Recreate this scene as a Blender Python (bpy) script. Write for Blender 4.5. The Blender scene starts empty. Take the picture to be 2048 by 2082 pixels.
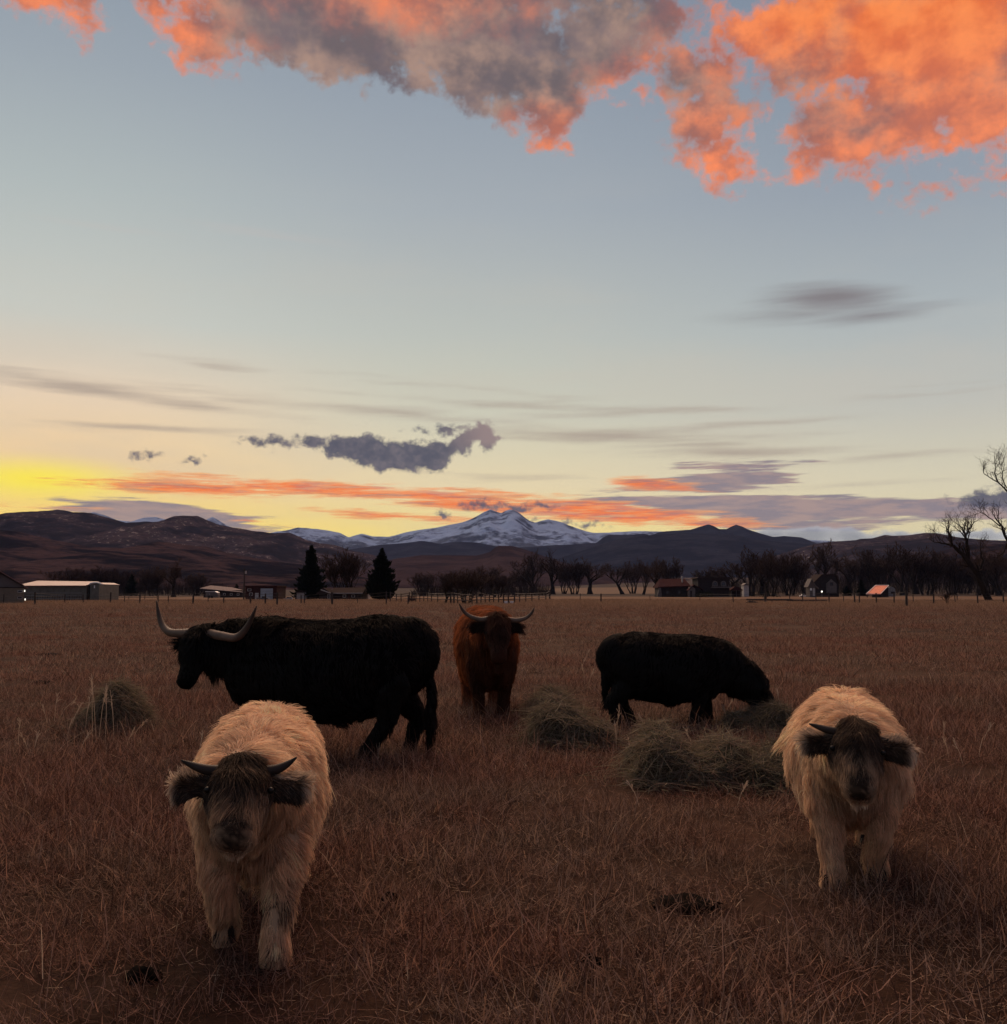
import bpy, bmesh, math, random
import numpy as np
from mathutils import Vector, Matrix, Euler

random.seed(7)
RNG = np.random.default_rng(11)
scene = bpy.context.scene
COL = scene.collection
R = math.radians
PI = math.pi


def S(r, g, b, k=1.0):
    """8-bit sRGB to a linear colour"""
    f = lambda c: (c / 12.92 if c <= 0.04045 else ((c + 0.055) / 1.055) ** 2.4) * k
    return (f(r / 255), f(g / 255), f(b / 255), 1.0)


# ------------------------------------------------------------------ camera
FPX, CX, CY, HORIZON, EYE = 2048.0, 1024.0, 1041.0, 1205.0, 1.45
PITCH = math.atan((HORIZON - CY) / FPX)
cam_d = bpy.data.cameras.new('camera')
cam_d.sensor_fit = 'HORIZONTAL'
cam_d.sensor_width = 36.0
cam_d.lens = 36.0 * FPX / 2048.0
cam_d.clip_start = 0.05
cam_d.clip_end = 60000.0
cam = bpy.data.objects.new('camera', cam_d)
cam.location = (0, 0, EYE)
cam.rotation_euler = (PI / 2 + PITCH, 0, 0)
COL.objects.link(cam)
scene.camera = cam


def ray(px, py):
    a, b = (px - CX) / FPX, (CY - py) / FPX
    c, s = math.cos(PITCH), math.sin(PITCH)
    return Vector((a, c - b * s, s + b * c))


def azel(px, py):
    d = ray(px, py).normalized()
    return math.degrees(math.atan2(d.x, d.y)), math.degrees(math.asin(d.z))


def gnd(px, py):
    d = ray(px, py)
    t = EYE / -d.z
    return Vector((d.x * t, d.y * t, 0))


def at(px, py, y):
    d = ray(px, py)
    t = y / d.y
    return Vector((d.x * t, y, EYE + d.z * t))


# ------------------------------------------------------------------ render settings
scene.render.engine = 'CYCLES'
scene.view_settings.view_transform = 'Standard'
scene.view_settings.look = 'None'
scene.view_settings.exposure = 0.0
scene.view_settings.gamma = 1.0
scene.view_settings.use_curve_mapping = False
scene.cycles.max_bounces = 6
scene.cycles.diffuse_bounces = 4
scene.cycles.glossy_bounces = 2
scene.cycles.transmission_bounces = 4
scene.cycles.transparent_max_bounces = 6
scene.cycles.volume_bounces = 0
scene.cycles.use_denoising = True
scene.cycles.caustics_reflective = False
scene.cycles.caustics_refractive = False
scene.cycles.sample_clamp_indirect = 4.0

# ------------------------------------------------------------------ world: dusk sky with clouds
world = bpy.data.worlds.new('World')
scene.world = world
world.use_nodes = True
world.cycles.sampling_method = 'MANUAL'
world.cycles.sample_map_resolution = 512
WT = world.node_tree
WT.nodes.clear()


def N(kind, **kw):
    n = WT.nodes.new(kind)
    for k, v in kw.items():
        setattr(n, k, v)
    return n


def put(sock, v):
    if isinstance(v, bpy.types.NodeSocket):
        WT.links.new(v, sock)
    else:
        sock.default_value = v


def M(op, a, b=None, c=None, clamp=False):
    n = N('ShaderNodeMath', operation=op, use_clamp=clamp)
    put(n.inputs[0], a)
    if b is not None:
        put(n.inputs[1], b)
    if c is not None:
        put(n.inputs[2], c)
    return n.outputs[0]


def VM(op, a, b=None):
    n = N('ShaderNodeVectorMath', operation=op)
    put(n.inputs[0], a)
    if b is not None:
        put(n.inputs[1], b)
    return n.outputs['Value'] if op in ('LENGTH', 'DOT_PRODUCT') else n.outputs[0]


def VSC(v, k):
    n = N('ShaderNodeVectorMath', operation='SCALE')
    put(n.inputs[0], v)
    put(n.inputs['Scale'], k)
    return n.outputs[0]


def RNGE(v, lo, hi, a=0.0, b=1.0, smooth=True):
    n = N('ShaderNodeMapRange', interpolation_type='SMOOTHSTEP' if smooth else 'LINEAR', clamp=True)
    put(n.inputs[0], v)
    for i, x in enumerate((lo, hi, a, b)):
        put(n.inputs[i + 1], x)
    return n.outputs[0]


def MIX(f, a, b):
    n = N('ShaderNodeMix', data_type='RGBA', clamp_factor=True)
    put(n.inputs['Factor'], f)
    put(n.inputs[6], a)
    put(n.inputs[7], b)
    return n.outputs[2]


def NOISE(vec, scale, detail=5.0, rough=0.55, color=False, dist=0.0):
    n = N('ShaderNodeTexNoise', noise_dimensions='2D')
    put(n.inputs['Vector'], vec)
    n.inputs['Scale'].default_value = scale
    n.inputs['Detail'].default_value = detail
    n.inputs['Roughness'].default_value = rough
    n.inputs['Distortion'].default_value = dist
    return n.outputs['Color' if color else 'Fac']


def RAMP(f, stops):
    n = N('ShaderNodeValToRGB')
    cr = n.color_ramp
    while len(cr.elements) < len(stops):
        cr.elements.new(0.5)
    for e, (p, c) in zip(cr.elements, stops):
        e.position = p
        e.color = c
    put(n.inputs[0], f)
    return n.outputs[0]


def XYZ(x, y, z=0.0):
    n = N('ShaderNodeCombineXYZ')
    put(n.inputs[0], x)
    put(n.inputs[1], y)
    put(n.inputs[2], z)
    return n.outputs[0]


LAST = [None]                         # keeps the node order sequential, so that the shader fits its stack


def PT(kx, ky, seed):
    """point for a 2D noise, in degrees times kx, ky"""
    off = seed * 7.31 if LAST[0] is None else M('MULTIPLY_ADD', LAST[0], 1e-7, seed * 7.31)
    return XYZ(M('MULTIPLY_ADD', AZ, kx, off), M('MULTIPLY', EL, ky))


tc = N('ShaderNodeTexCoord')
sep = N('ShaderNodeSeparateXYZ')
put(sep.inputs[0], tc.outputs['Generated'])
DX, DY, DZ = sep.outputs
AZ = M('MULTIPLY', M('ARCTAN2', DX, DY), 180 / PI)
EL = M('MULTIPLY', M('ARCSINE', DZ), 180 / PI)
P0 = XYZ(AZ, EL)                      # degrees


def ell0(coords, a0, e0, sx, sy, rot):
    if rot:
        c, n = math.cos(R(rot)), math.sin(R(rot))
        u = M('ADD', VM('DOT_PRODUCT', coords, (c / sx, n / sx, 0)), -(c * a0 + n * e0) / sx)
        v = M('ADD', VM('DOT_PRODUCT', coords, (-n / sy, c / sy, 0)), -(-n * a0 + c * e0) / sy)
        l = VM('LENGTH', XYZ(u, v))
    else:
        n = N('ShaderNodeVectorMath', operation='MULTIPLY_ADD')
        put(n.inputs[0], coords)
        n.inputs[1].default_value = (1 / sx, 1 / sy, 0)
        n.inputs[2].default_value = (-a0 / sx, -e0 / sy, 0)
        l = VM('LENGTH', n.outputs[0])
    k = min(sx, sy)
    return M('MULTIPLY_ADD', l, -k, k)


def ell(coords, px, py, rx, ry, rot=0.0):
    """soft field of one ellipse given by its place in the sky: >0 inside, in degrees"""
    a0, e0 = azel(px, py)
    a1, _ = azel(px - rx, py)
    a2, _ = azel(px + rx, py)
    _, e1 = azel(px, py - ry)
    _, e2 = azel(px, py + ry)
    return ell0(coords, a0, e0, (a2 - a1) / 2, (e1 - e2) / 2, -rot)


def ellsky(coords, az, el, sx, sy, rot=0.0):
    return ell0(coords, az, el, sx, sy, rot)


def union(coords, items, more=()):
    f = None
    for it in items:
        e = ell(coords, *it)
        f = e if f is None else M('SMOOTH_MAX', f, e, 0.25)
    for it in more:
        e = ellsky(coords, *it)
        f = e if f is None else M('SMOOTH_MAX', f, e, 0.25)
    return f


def warp(scale_x, scale_y, amp_x, amp_y, scale=1.0, detail=5.0, rough=0.6, seed=0.0):
    v = PT(scale_x, scale_y, seed)
    c = NOISE(v, scale, detail, rough, color=True)
    sc = N('ShaderNodeSeparateColor')
    put(sc.inputs[0], c)
    return XYZ(M('MULTIPLY_ADD', M('SUBTRACT', sc.outputs[0], 0.5), amp_x, AZ), M('MULTIPLY_ADD', M('SUBTRACT', sc.outputs[1], 0.5), amp_y, EL))


# clear-sky gradient: near the afterglow, straight ahead to the north, and away from the sun
f_el = RNGE(EL, 0.0, 90.0, smooth=False)
g_sun = RAMP(f_el, [(0.0, S(255, 206, 60, 1.15)), (0.036, S(255, 220, 92, 1.1)), (0.07, S(255, 216, 154)), (0.115, S(238, 214, 184)),
                    (0.16, S(204, 206, 197)), (0.235, S(178, 187, 187)), (0.30, S(157, 167, 176)), (0.42, S(120, 135, 155)), (1.0, S(84, 104, 132))])
g_mid = RAMP(f_el, [(0.0, S(255, 212, 80, 1.12)), (0.03, S(255, 226, 118, 1.06)), (0.065, S(242, 222, 176)), (0.11, S(212, 210, 188)),
                    (0.16, S(192, 196, 188)), (0.235, S(168, 176, 182)), (0.30, S(150, 160, 172)), (0.42, S(116, 131, 152)), (1.0, S(84, 104, 132))])
g_far = RAMP(f_el, [(0.0, S(240, 214, 160)), (0.03, S(238, 222, 166)), (0.06, S(226, 216, 184)), (0.11, S(195, 195, 186)),
                    (0.16, S(176, 184, 186)), (0.235, S(150, 160, 172)), (0.30, S(134, 147, 163)), (0.42, S(108, 124, 147)), (1.0, S(84, 104, 132))])
g_anti = RAMP(f_el, [(0.0, S(120, 120, 140)), (0.06, S(140, 128, 142)), (0.14, S(142, 132, 146)), (0.3, S(116, 126, 148)), (1.0, S(84, 104, 132))])
sun_az, sun_el = azel(70, 974)
dz_sun = M('ABSOLUTE', M('SUBTRACT', AZ, sun_az))
dz_sun = M('MINIMUM', dz_sun, M('SUBTRACT', 360.0, dz_sun))
sky = MIX(RNGE(dz_sun, 0.0, 24.0), g_sun, g_mid)
sky = MIX(RNGE(dz_sun, 20.0, 52.0), sky, g_far)
sky = MIX(RNGE(dz_sun, 60.0, 150.0), sky, g_anti)
# very slight large mottling of thin high haze
hv = PT(0.05, 0.22, 3.0)
hz_n = NOISE(hv, 1.0, 4.0, 0.55)
sky = MIX(M('MULTIPLY', RNGE(hz_n, 0.42, 0.75), M('MULTIPLY', 0.32, RNGE(EL, 26.0, 8.0))), sky, S(206, 196, 180))
# glow over the set sun
gn = N('ShaderNodeVectorMath', operation='MULTIPLY_ADD')
put(gn.inputs[0], P0)
gn.inputs[1].default_value = (1 / 5.4, 1 / 1.15, 0)
gn.inputs[2].default_value = (-sun_az / 5.4, -sun_el / 1.15, 0)
gl = VM('LENGTH', gn.outputs[0])
sky = MIX(M('MULTIPLY', RNGE(gl, 1.4, 0.0), 0.9), sky, S(255, 234, 56, 1.1))


def layer(sky, field, noise, amp, lo, hi, colour, opacity=1.0):
    v = M('MULTIPLY_ADD', M('SUBTRACT', noise, 0.5), amp, field)
    a = RNGE(v, lo, hi)
    LAST[0] = a
    if opacity != 1.0 or isinstance(opacity, bpy.types.NodeSocket):
        a = M('MULTIPLY', a, opacity)
    return MIX(a, sky, colour), v


base_sky = sky
# --- thin stretched streaks (el-stretched noise)
wS = warp(0.10, 0.9, 3.0, 0.50, 1.0, 4.0, 0.55, 5.0)
nS = NOISE(PT(0.13, 1.9, 9.0), 1.0, 5.0, 0.6)
faint = union(wS, [(170, 788, 520, 22, 5), (760, 836, 560, 16, 4), (420, 742, 190, 12, 3), (1250, 885, 420, 22, 2),
                   (1420, 905, 260, 14, 0), (1900, 800, 260, 7, -1), (1960, 778, 300, 5, 1), (1800, 930, 340, 12, -2), (1240, 840, 300, 12, 0),
                   (300, 870, 320, 16, 0), (1060, 972, 150, 9, 0), (830, 958, 150, 7, 3), (1120, 826, 420, 15, 3), (980, 790, 300, 9, 5), (640, 905, 240, 9, 3), (1560, 862, 300, 12, -1), (1500, 918, 420, 16, 0), (1750, 985, 300, 8, -2)])
sky, _ = layer(sky, faint, nS, 0.75, -0.05, 0.65, S(172, 156, 142), 0.78)
# --- low mauve / orange stratus near the horizon
wL = warp(0.16, 1.2, 2.2, 0.34, 1.0, 5.0, 0.6, 14.0)
nL = NOISE(PT(0.22, 3.2, 2.0), 1.0, 6.0, 0.62)
nL2 = NOISE(PT(0.35, 2.4, 21.0), 1.0, 5.0, 0.6)
mauve = union(wL, [(1560, 1032, 360, 30, 2), (1480, 975, 170, 20, -2), (1420, 990, 190, 14, 2), (1500, 946, 150, 13, 0), (1880, 1036, 240, 26, 3), (1640, 1066, 260, 17, 0),
                   (330, 1046, 250, 27, 4), (460, 1062, 110, 14, 6), (1330, 1020, 180, 20, 2)])
mcol = MIX(RNGE(nL2, 0.35, 0.65), S(140, 128, 136), S(172, 146, 140))
sky, _ = layer(sky, mauve, nL, 0.85, 0.0, 0.20, mcol, 0.95)
orange = union(wL, [(380, 992, 300, 17, 1), (640, 994, 330, 17, 3), (900, 1008, 240, 14, 4), (480, 972, 150, 5, 2), (770, 1048, 190, 11, 3), (900, 1056, 90, 9, 0), (960, 1026, 190, 20, 3),
                    (1180, 1036, 210, 24, 3), (1300, 1050, 210, 18, 2), (1330, 985, 120, 14, 5), (1420, 1066, 170, 10, 1), (60, 1029, 150, 6, 1), (520, 1062, 60, 7, 5), (1000, 1002, 200, 8, 4)])
ocol = MIX(RNGE(nL2, 0.46, 0.68), S(255, 128, 48), S(222, 122, 92))
ocol = MIX(M('MULTIPLY', RNGE(nL, 0.5, 0.72), 0.65), ocol, S(150, 116, 112))
nF = NOISE(PT(0.5, 7.5, 31.0), 1.0, 5.0, 0.6)
ov = M('MULTIPLY_ADD', M('SUBTRACT', nF, 0.5), 0.55, orange)
ocol = MIX(RNGE(ov, 0.28, 0.0), ocol, S(255, 172, 96))
sky, vo = layer(sky, ov, nL, 0.75, -0.02, 0.26, ocol, RNGE(nF, 0.62, 0.40, 0.72, 0.98))
# horizon bank of pale blue cumulus far right
bank = union(warp(1.0, 1.0, 1.2, 0.7, 0.7, 4.0, 0.55, 40.0), [(1560, 1092, 60, 20), (1640, 1090, 80, 22), (1730, 1092, 80, 20), (1840, 1096, 110, 18), (1980, 1092, 120, 16), (1300, 1092, 90, 12)])
sky, vb = layer(sky, bank, nL2, 0.3, 0.0, 0.22, MIX(RNGE(bank, 0.05, 0.45), S(186, 188, 194), S(136, 142, 156)), 0.85)

# --- small dark cumulus
wC = warp(1.0, 1.15, 1.7, 1.25, 0.55, 6.0, 0.62, 30.0)
nC = NOISE(PT(1.0, 1.2, 4.0), 1.1, 6.0, 0.62)
dark = union(wC, [(548, 899, 66, 14, -2), (632, 896, 56, 15, 5), (690, 908, 50, 24), (745, 915, 66, 36), (805, 928, 84, 38, 4), (860, 930, 64, 34, 0), (900, 915, 46, 26, -15), (948, 896, 60, 24, -24), (990, 890, 36, 30, 10), (915, 872, 56, 11, -6), (870, 880, 40, 8, 0), (303, 929, 40, 11, -3), (390, 934, 28, 9, 0), (893, 1044, 24, 11), (975, 1030, 48, 13), (1052, 1028, 46, 12),
                  (1100, 1026, 40, 10), (1085, 1060, 60, 6), (1990, 1014, 66, 22, -4), (2060, 1012, 70, 28), (1180, 1067, 60, 8)])
dcol = MIX(RNGE(nC, 0.34, 0.88), S(74, 76, 92), S(120, 112, 118))
dcol = MIX(M('MULTIPLY', RNGE(AZ, azel(880, 890)[0], azel(1000, 890)[0]), M('MULTIPLY', RNGE(EL, azel(900, 925)[1], azel(900, 895)[1]), RNGE(AZ, azel(1060, 890)[0], azel(1020, 890)[0]))), dcol, S(150, 130, 128))
sky, vd = layer(sky, dark, nC, 0.95, -0.02, 0.34, dcol, 0.96)

low_sky = sky
LAST[0] = None
sky = base_sky
wS2 = warp(0.10, 0.9, 3.0, 0.50, 1.0, 4.0, 0.55, 5.0)
nS2 = NOISE(PT(0.13, 1.9, 9.0), 1.0, 5.0, 0.6)
wisp = union(wS2, [(230, 463, 250, 13, 1), (560, 480, 300, 14, 2)])
sky, _ = layer(sky, wisp, nS2, 0.4, 0.0, 0.7, S(200, 188, 182), 0.5)
lens = union(wS2, [(1775, 640, 190, 27, -1), (1680, 606, 180, 40, 2), (1620, 640, 200, 20, 0)])
sky, _ = layer(sky, lens, nS2, 0.5, -0.10, 0.95, S(130, 124, 126), 0.92)

mid_sky = sky
LAST[0] = None
sky = base_sky
# --- the big lit cloud deck along the top and on overhead
wT = warp(1.0, 1.2, 3.4, 2.6, 0.30, 7.0, 0.60, 50.0)
ptT = PT(1.0, 1.3, 60.0)
nT = NOISE(ptT, 0.24, 4.0, 0.55)
nE = NOISE(VM('ADD', ptT, (40.0, 9.0, 0.0)), 0.62, 7.0, 0.60)
nT2 = NOISE(PT(1.0, 1.5, 70.0), 0.16, 5.0, 0.52, dist=0.5)
deck = union(wT, [(80, -20, 150, 80), (170, 20, 60, 70), (330, -10, 60, 60), (410, 60, 110, 100, 20), (600, 20, 250, 150), (820, 50, 260, 145, 6), (1000, 100, 210, 150, 10), (1110, 180, 120, 110, 15), (1130, 250, 56, 72),
                  (1230, 90, 130, 120), (1335, 40, 110, 80), (1290, 190, 50, 32), (1420, 150, 90, 80), (1440, 250, 110, 92), (1480, 335, 76, 66), (1380, 250, 50, 32), (1520, 80, 110, 80), (1690, 60, 220, 150), (1900, 110, 240, 215),
                  (1715, 262, 150, 110, -8), (1830, 240, 140, 90), (1990, 220, 120, 120), (1650, 325, 70, 40), (1920, 393, 74, 30), (2052, 362, 40, 32), (1790, 395, 28, 16), (1832, 386, 28, 16)],
             [(-6, 45.5, 70, 15.5), (40, 60, 60, 20), (-60, 58, 50, 12), (60, 40, 25, 14)])
lit = union(wT, [(100, 0, 170, 90), (350, 50, 80, 130, 25), (820, -20, 120, 40), (420, 130, 50, 40), (1140, 280, 60, 60), (1480, 330, 130, 90), (1440, 250, 80, 50), (1700, 320, 160, 60), (1600, 40, 200, 110), (1880, 90, 270, 150), (1950, 250, 170, 130), (1920, 393, 90, 40), (1270, 200, 60, 40), (2050, 362, 60, 40), (1810, 390, 60, 30)],
            [(30, 50, 60, 18), (-25, 47, 26, 10)])
warm = RNGE(M('MULTIPLY_ADD', M('SUBTRACT', nT2, 0.5), 2.4, M('MULTIPLY_ADD', M('SUBTRACT', nE, 0.5), 2.2, lit)), -1.9, 1.9)
nTo = NOISE(VM('ADD', ptT, (-0.8, -1.2, 0.0)), 0.24, 4.0, 0.55)
relief = RNGE(M('MULTIPLY_ADD', M('SUBTRACT', nE, 0.5), 0.42, M('SUBTRACT', nT, nTo)), -0.22, 0.25)
grey = MIX(relief, S(112, 101, 104), S(172, 142, 128))
grey = MIX(RNGE(M('MULTIPLY_ADD', M('SUBTRACT', nE, 0.5), 0.6, nT2), 0.40, 0.76, 0.0, 0.75), grey, S(104, 98, 108))
glow = MIX(relief, S(184, 112, 94), S(250, 142, 96))
glow = MIX(M('MULTIPLY', RNGE(AZ, 8.0, 20.0), RNGE(EL, 22.0, 31.0)), glow, MIX(relief, S(236, 112, 56), S(255, 146, 80)))
edge_v = M('MULTIPLY_ADD', M('SUBTRACT', nE, 0.5), 3.4, M('MULTIPLY_ADD', M('SUBTRACT', nT, 0.5), 1.8, deck))
rim = RNGE(edge_v, 1.1, 0.1)
tcol = MIX(warm, grey, glow)
tcol = MIX(M('MULTIPLY', rim, M('MULTIPLY', warm, 0.8)), tcol, S(246, 150, 118))
alpha = RNGE(edge_v, -0.1, 1.15)
sky = MIX(alpha, sky, tcol)

deck_sky = sky


def BG(col):
    n = N('ShaderNodeBackground')
    put(n.inputs['Color'], col)
    n.inputs['Strength'].default_value = 1.0
    return n.outputs[0]


def MIXS(f, a, b):
    n = N('ShaderNodeMixShader')
    put(n.inputs[0], f)
    put(n.inputs[1], a)
    put(n.inputs[2], b)
    return n.outputs[0]


# the cloud groups sit in separate belts of the sky; far from them only the clear gradient is worked out
ground_glow = MIX(RNGE(EL, -0.5, -6.0), base_sky, S(70, 55, 48))
out = MIXS(M('GREATER_THAN', EL, -0.4), BG(ground_glow), BG(low_sky))
out = MIXS(M('GREATER_THAN', EL, M('MULTIPLY_ADD', M('GREATER_THAN', AZ, 8.0), -1.6, 14.0)), out, MIXS(M('GREATER_THAN', EL, M('MULTIPLY_ADD', M('GREATER_THAN', AZ, 18.0), -2.4, 20.4)), BG(mid_sky), BG(deck_sky)))
outw = N('ShaderNodeOutputWorld')
WT.links.new(out, outw.inputs['Surface'])

# ------------------------------------------------------------------ sun: the broad afterglow past the animals
sun_d = bpy.data.lights.new('sun', 'SUN')
sun_d.energy = 3.3
sun_d.angle = R(55)
sun_d.color = (1.0, 0.72, 0.50)
sun = bpy.data.objects.new('sun', sun_d)
sun.rotation_euler = (R(-47), 0, R(10))
sun.location = (-20, 40, 40)
COL.objects.link(sun)

# ================================================================== helpers
def link(name, me, mats=(), parent=None, loc=(0, 0, 0), rot=(0, 0, 0)):
    o = bpy.data.objects.new(name, me)
    if me is not None:
        for m_ in mats:
            me.materials.append(m_)
    o.location = loc
    o.rotation_euler = rot
    o.parent = parent
    COL.objects.link(o)
    return o


def tag(o, label=None, cat=None, group=None, kind=None):
    for k, v in (('label', label), ('category', cat), ('group', group), ('kind', kind)):
        if v:
            o[k] = v
    return o


def mesh_np(name, V, F, smooth=True):
    """mesh from a vertex array and a face array (all triangles or all quads) or list of faces"""
    me = bpy.data.meshes.new(name)
    V = np.asarray(V, dtype=np.float32)
    F = np.asarray(F, dtype=np.int32)
    n = F.shape[1]
    me.vertices.add(len(V))
    me.vertices.foreach_set('co', V.ravel())
    me.loops.add(F.size)
    me.loops.foreach_set('vertex_index', F.ravel())
    me.polygons.add(len(F))
    me.polygons.foreach_set('loop_start', np.arange(0, F.size, n, dtype=np.int32))
    me.polygons.foreach_set('loop_total', np.full(len(F), n, dtype=np.int32))
    me.update(calc_edges=True)
    me.polygons.foreach_set('use_smooth', np.full(len(F), smooth))
    return me


class MB:
    """collects boxes, prisms and tubes into one mesh"""

    def __init__(self):
        self.v, self.f = [], []

    def add(self, vs, fs):
        o = len(self.v)
        self.v += [tuple(p) for p in vs]
        self.f += [tuple(i + o for i in f) for f in fs]
        return self

    def box(self, x0, x1, y0, y1, z0, z1):
        vs = [(x, y, z) for x in (x0, x1) for y in (y0, y1) for z in (z0, z1)]
        return self.add(vs, [(0, 1, 3, 2), (4, 6, 7, 5), (0, 4, 5, 1), (2, 3, 7, 6), (0, 2, 6, 4), (1, 5, 7, 3)])

    def prism(self, pts, ax, lo, hi):
        """extrude a polygon given in the two other axes along axis ax"""
        n = len(pts)

        def mk(p, h):
            q = list(p)
            q.insert(ax, h)
            return q
        vs = [mk(p, lo) for p in pts] + [mk(p, hi) for p in pts]
        fs = [tuple(range(n))[::-1], tuple(range(n, 2 * n))] + [(i, (i + 1) % n, n + (i + 1) % n, n + i) for i in range(n)]
        return self.add(vs, fs)

    def tube(self, pts, radii, n=6, cap=True):
        pts = [Vector(p) for p in pts]
        vs, fs = [], []
        side = None
        for i, p in enumerate(pts):
            d = (pts[min(i + 1, len(pts) - 1)] - pts[max(i - 1, 0)]).normalized()
            if side is None:
                side = d.orthogonal().normalized()
            else:
                side = (side - d * side.dot(d))
                side = side.normalized() if side.length > 1e-6 else d.orthogonal().normalized()
            up = d.cross(side)
            for k in range(n):
                a = 2 * PI * k / n
                vs.append(p + (side * math.cos(a) + up * math.sin(a)) * radii[i])
        for i in range(len(pts) - 1):
            for k in range(n):
                fs.append((i * n + k, i * n + (k + 1) % n, (i + 1) * n + (k + 1) % n, (i + 1) * n + k))
        if cap:
            fs.append(tuple(range(n))[::-1])
            fs.append(tuple((len(pts) - 1) * n + k for k in range(n)))
        return self.add(vs, fs)

    def mesh(self, name, smooth=False):
        me = bpy.data.meshes.new(name)
        me.from_pydata(self.v, [], self.f)
        bm = bmesh.new()
        bm.from_mesh(me)
        bmesh.ops.recalc_face_normals(bm, faces=bm.faces)
        bm.to_mesh(me)
        bm.free()
        me.polygons.foreach_set('use_smooth', np.full(len(me.polygons), smooth))
        return me

    def build(self, name, mat, parent=None, loc=(0, 0, 0), rot=(0, 0, 0), smooth=False):
        return link(name, self.mesh(name, smooth), [mat], parent, loc, rot)


# ---------------------------------------------------------------- noise in numpy
_perm = np.random.default_rng(3).permutation(256)
_perm = np.concatenate([_perm, _perm, _perm])
_grad = np.array([(math.cos(a), math.sin(a)) for a in np.linspace(0, 2 * PI, 17)[:-1]])


def perlin(x, y):
    xi, yi = np.floor(x).astype(int), np.floor(y).astype(int)
    xf, yf = x - xi, y - yi
    u, v = xf * xf * xf * (xf * (xf * 6 - 15) + 10), yf * yf * yf * (yf * (yf * 6 - 15) + 10)

    def g(ix, iy, dx, dy):
        h = _grad[_perm[_perm[ix & 255] + (iy & 255)] & 15]
        return h[..., 0] * dx + h[..., 1] * dy
    a = g(xi, yi, xf, yf)
    b = g(xi + 1, yi, xf - 1, yf)
    c = g(xi, yi + 1, xf, yf - 1)
    d = g(xi + 1, yi + 1, xf - 1, yf - 1)
    return (a * (1 - u) + b * u) * (1 - v) + (c * (1 - u) + d * u) * v


def fbm(x, y, octaves=5, gain=0.5):
    s, a, n = 0, 1, 0
    for k in range(octaves):
        s = s + a * perlin(x * 2 ** k + 17.3 * k, y * 2 ** k - 9.1 * k)
        n += a
        a *= gain
    return s / n


def ridged(x, y, octaves=5, gain=0.55):
    s, a, n = 0, 1, 0
    for k in range(octaves):
        s = s + a * (1 - np.abs(perlin(x * 2 ** k + 31.7 * k, y * 2 ** k + 5.3 * k)) * 2)
        n += a
        a *= gain
    return s / n


# ---------------------------------------------------------------- materials
class MT:
    """small wrapper for building a node material"""

    def __init__(self, name, rough=0.9, spec=0.2):
        self.m = bpy.data.materials.new(name)
        self.m.use_nodes = True
        self.t = self.m.node_tree
        self.b = self.t.nodes['Principled BSDF']
        self.b.inputs['Roughness'].default_value = rough
        self.b.inputs['Specular IOR Level'].default_value = spec

    def n(self, kind, **kw):
        x = self.t.nodes.new(kind)
        for k, v in kw.items():
            setattr(x, k, v)
        return x

    def put(self, s, v):
        if isinstance(v, bpy.types.NodeSocket):
            self.t.links.new(v, s)
        else:
            s.default_value = v

    def noise(self, vec, scale, detail=4.0, rough=0.55, dist=0.0):
        x = self.n('ShaderNodeTexNoise')
        if vec is not None:
            self.put(x.inputs['Vector'], vec)
        x.inputs['Scale'].default_value = scale
        x.inputs['Detail'].default_value = detail
        x.inputs['Roughness'].default_value = rough
        x.inputs['Distortion'].default_value = dist
        return x.outputs['Fac']

    def rng(self, v, lo, hi, a=0.0, b=1.0):
        x = self.n('ShaderNodeMapRange', interpolation_type='SMOOTHSTEP')
        for i, q in enumerate((v, lo, hi, a, b)):
            self.put(x.inputs[i], q)
        return x.outputs[0]

    def mix(self, f, a, b):
        x = self.n('ShaderNodeMix', data_type='RGBA')
        self.put(x.inputs['Factor'], f)
        self.put(x.inputs[6], a)
        self.put(x.inputs[7], b)
        return x.outputs[2]

    def math(self, op, a, b=None):
        x = self.n('ShaderNodeMath', operation=op)
        self.put(x.inputs[0], a)
        if b is not None:
            self.put(x.inputs[1], b)
        return x.outputs[0]

    def pos(self, sx=1.0, sy=1.0, sz=1.0):
        g = self.n('ShaderNodeNewGeometry')
        x = self.n('ShaderNodeVectorMath', operation='MULTIPLY')
        self.put(x.inputs[0], g.outputs['Position'])
        x.inputs[1].default_value = (sx, sy, sz)
        return x.outputs[0]

    def obj(self):
        return self.n('ShaderNodeTexCoord').outputs['Object']

    def attr(self, name, out='Fac'):
        return self.n('ShaderNodeAttribute', attribute_name=name).outputs[out]

    def rand(self):
        return self.n('ShaderNodeObjectInfo').outputs['Random']

    def color(self, c):
        self.put(self.b.inputs['Base Color'], c)
        return self

    def bump(self, h, strength=0.4, dist=0.02):
        x = self.n('ShaderNodeBump')
        x.inputs['Strength'].default_value = strength
        x.inputs['Distance'].default_value = dist
        self.put(x.inputs['Height'], h)
        self.t.links.new(x.outputs[0], self.b.inputs['Normal'])
        return self


def plain(name, c, c2=None, scale=3.0, rough=0.85, spec=0.2, metal=0.0, stretch=(1, 1, 1)):
    """weathered flat colour: two tones mixed by noise, a little relief"""
    w = MT(name, rough, spec)
    c = tuple(c) + (1,) if len(c) == 3 else c
    c2 = tuple(v * 0.6 for v in c[:3]) + (1,) if c2 is None else (tuple(c2) + (1,))[:4]
    f = w.noise(w.pos(*stretch), scale, 5.0, 0.6)
    w.color(w.mix(w.rng(f, 0.35, 0.7), c, c2))
    w.b.inputs['Metallic'].default_value = metal
    w.bump(f, 0.25, 0.02)
    return w.m


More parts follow.
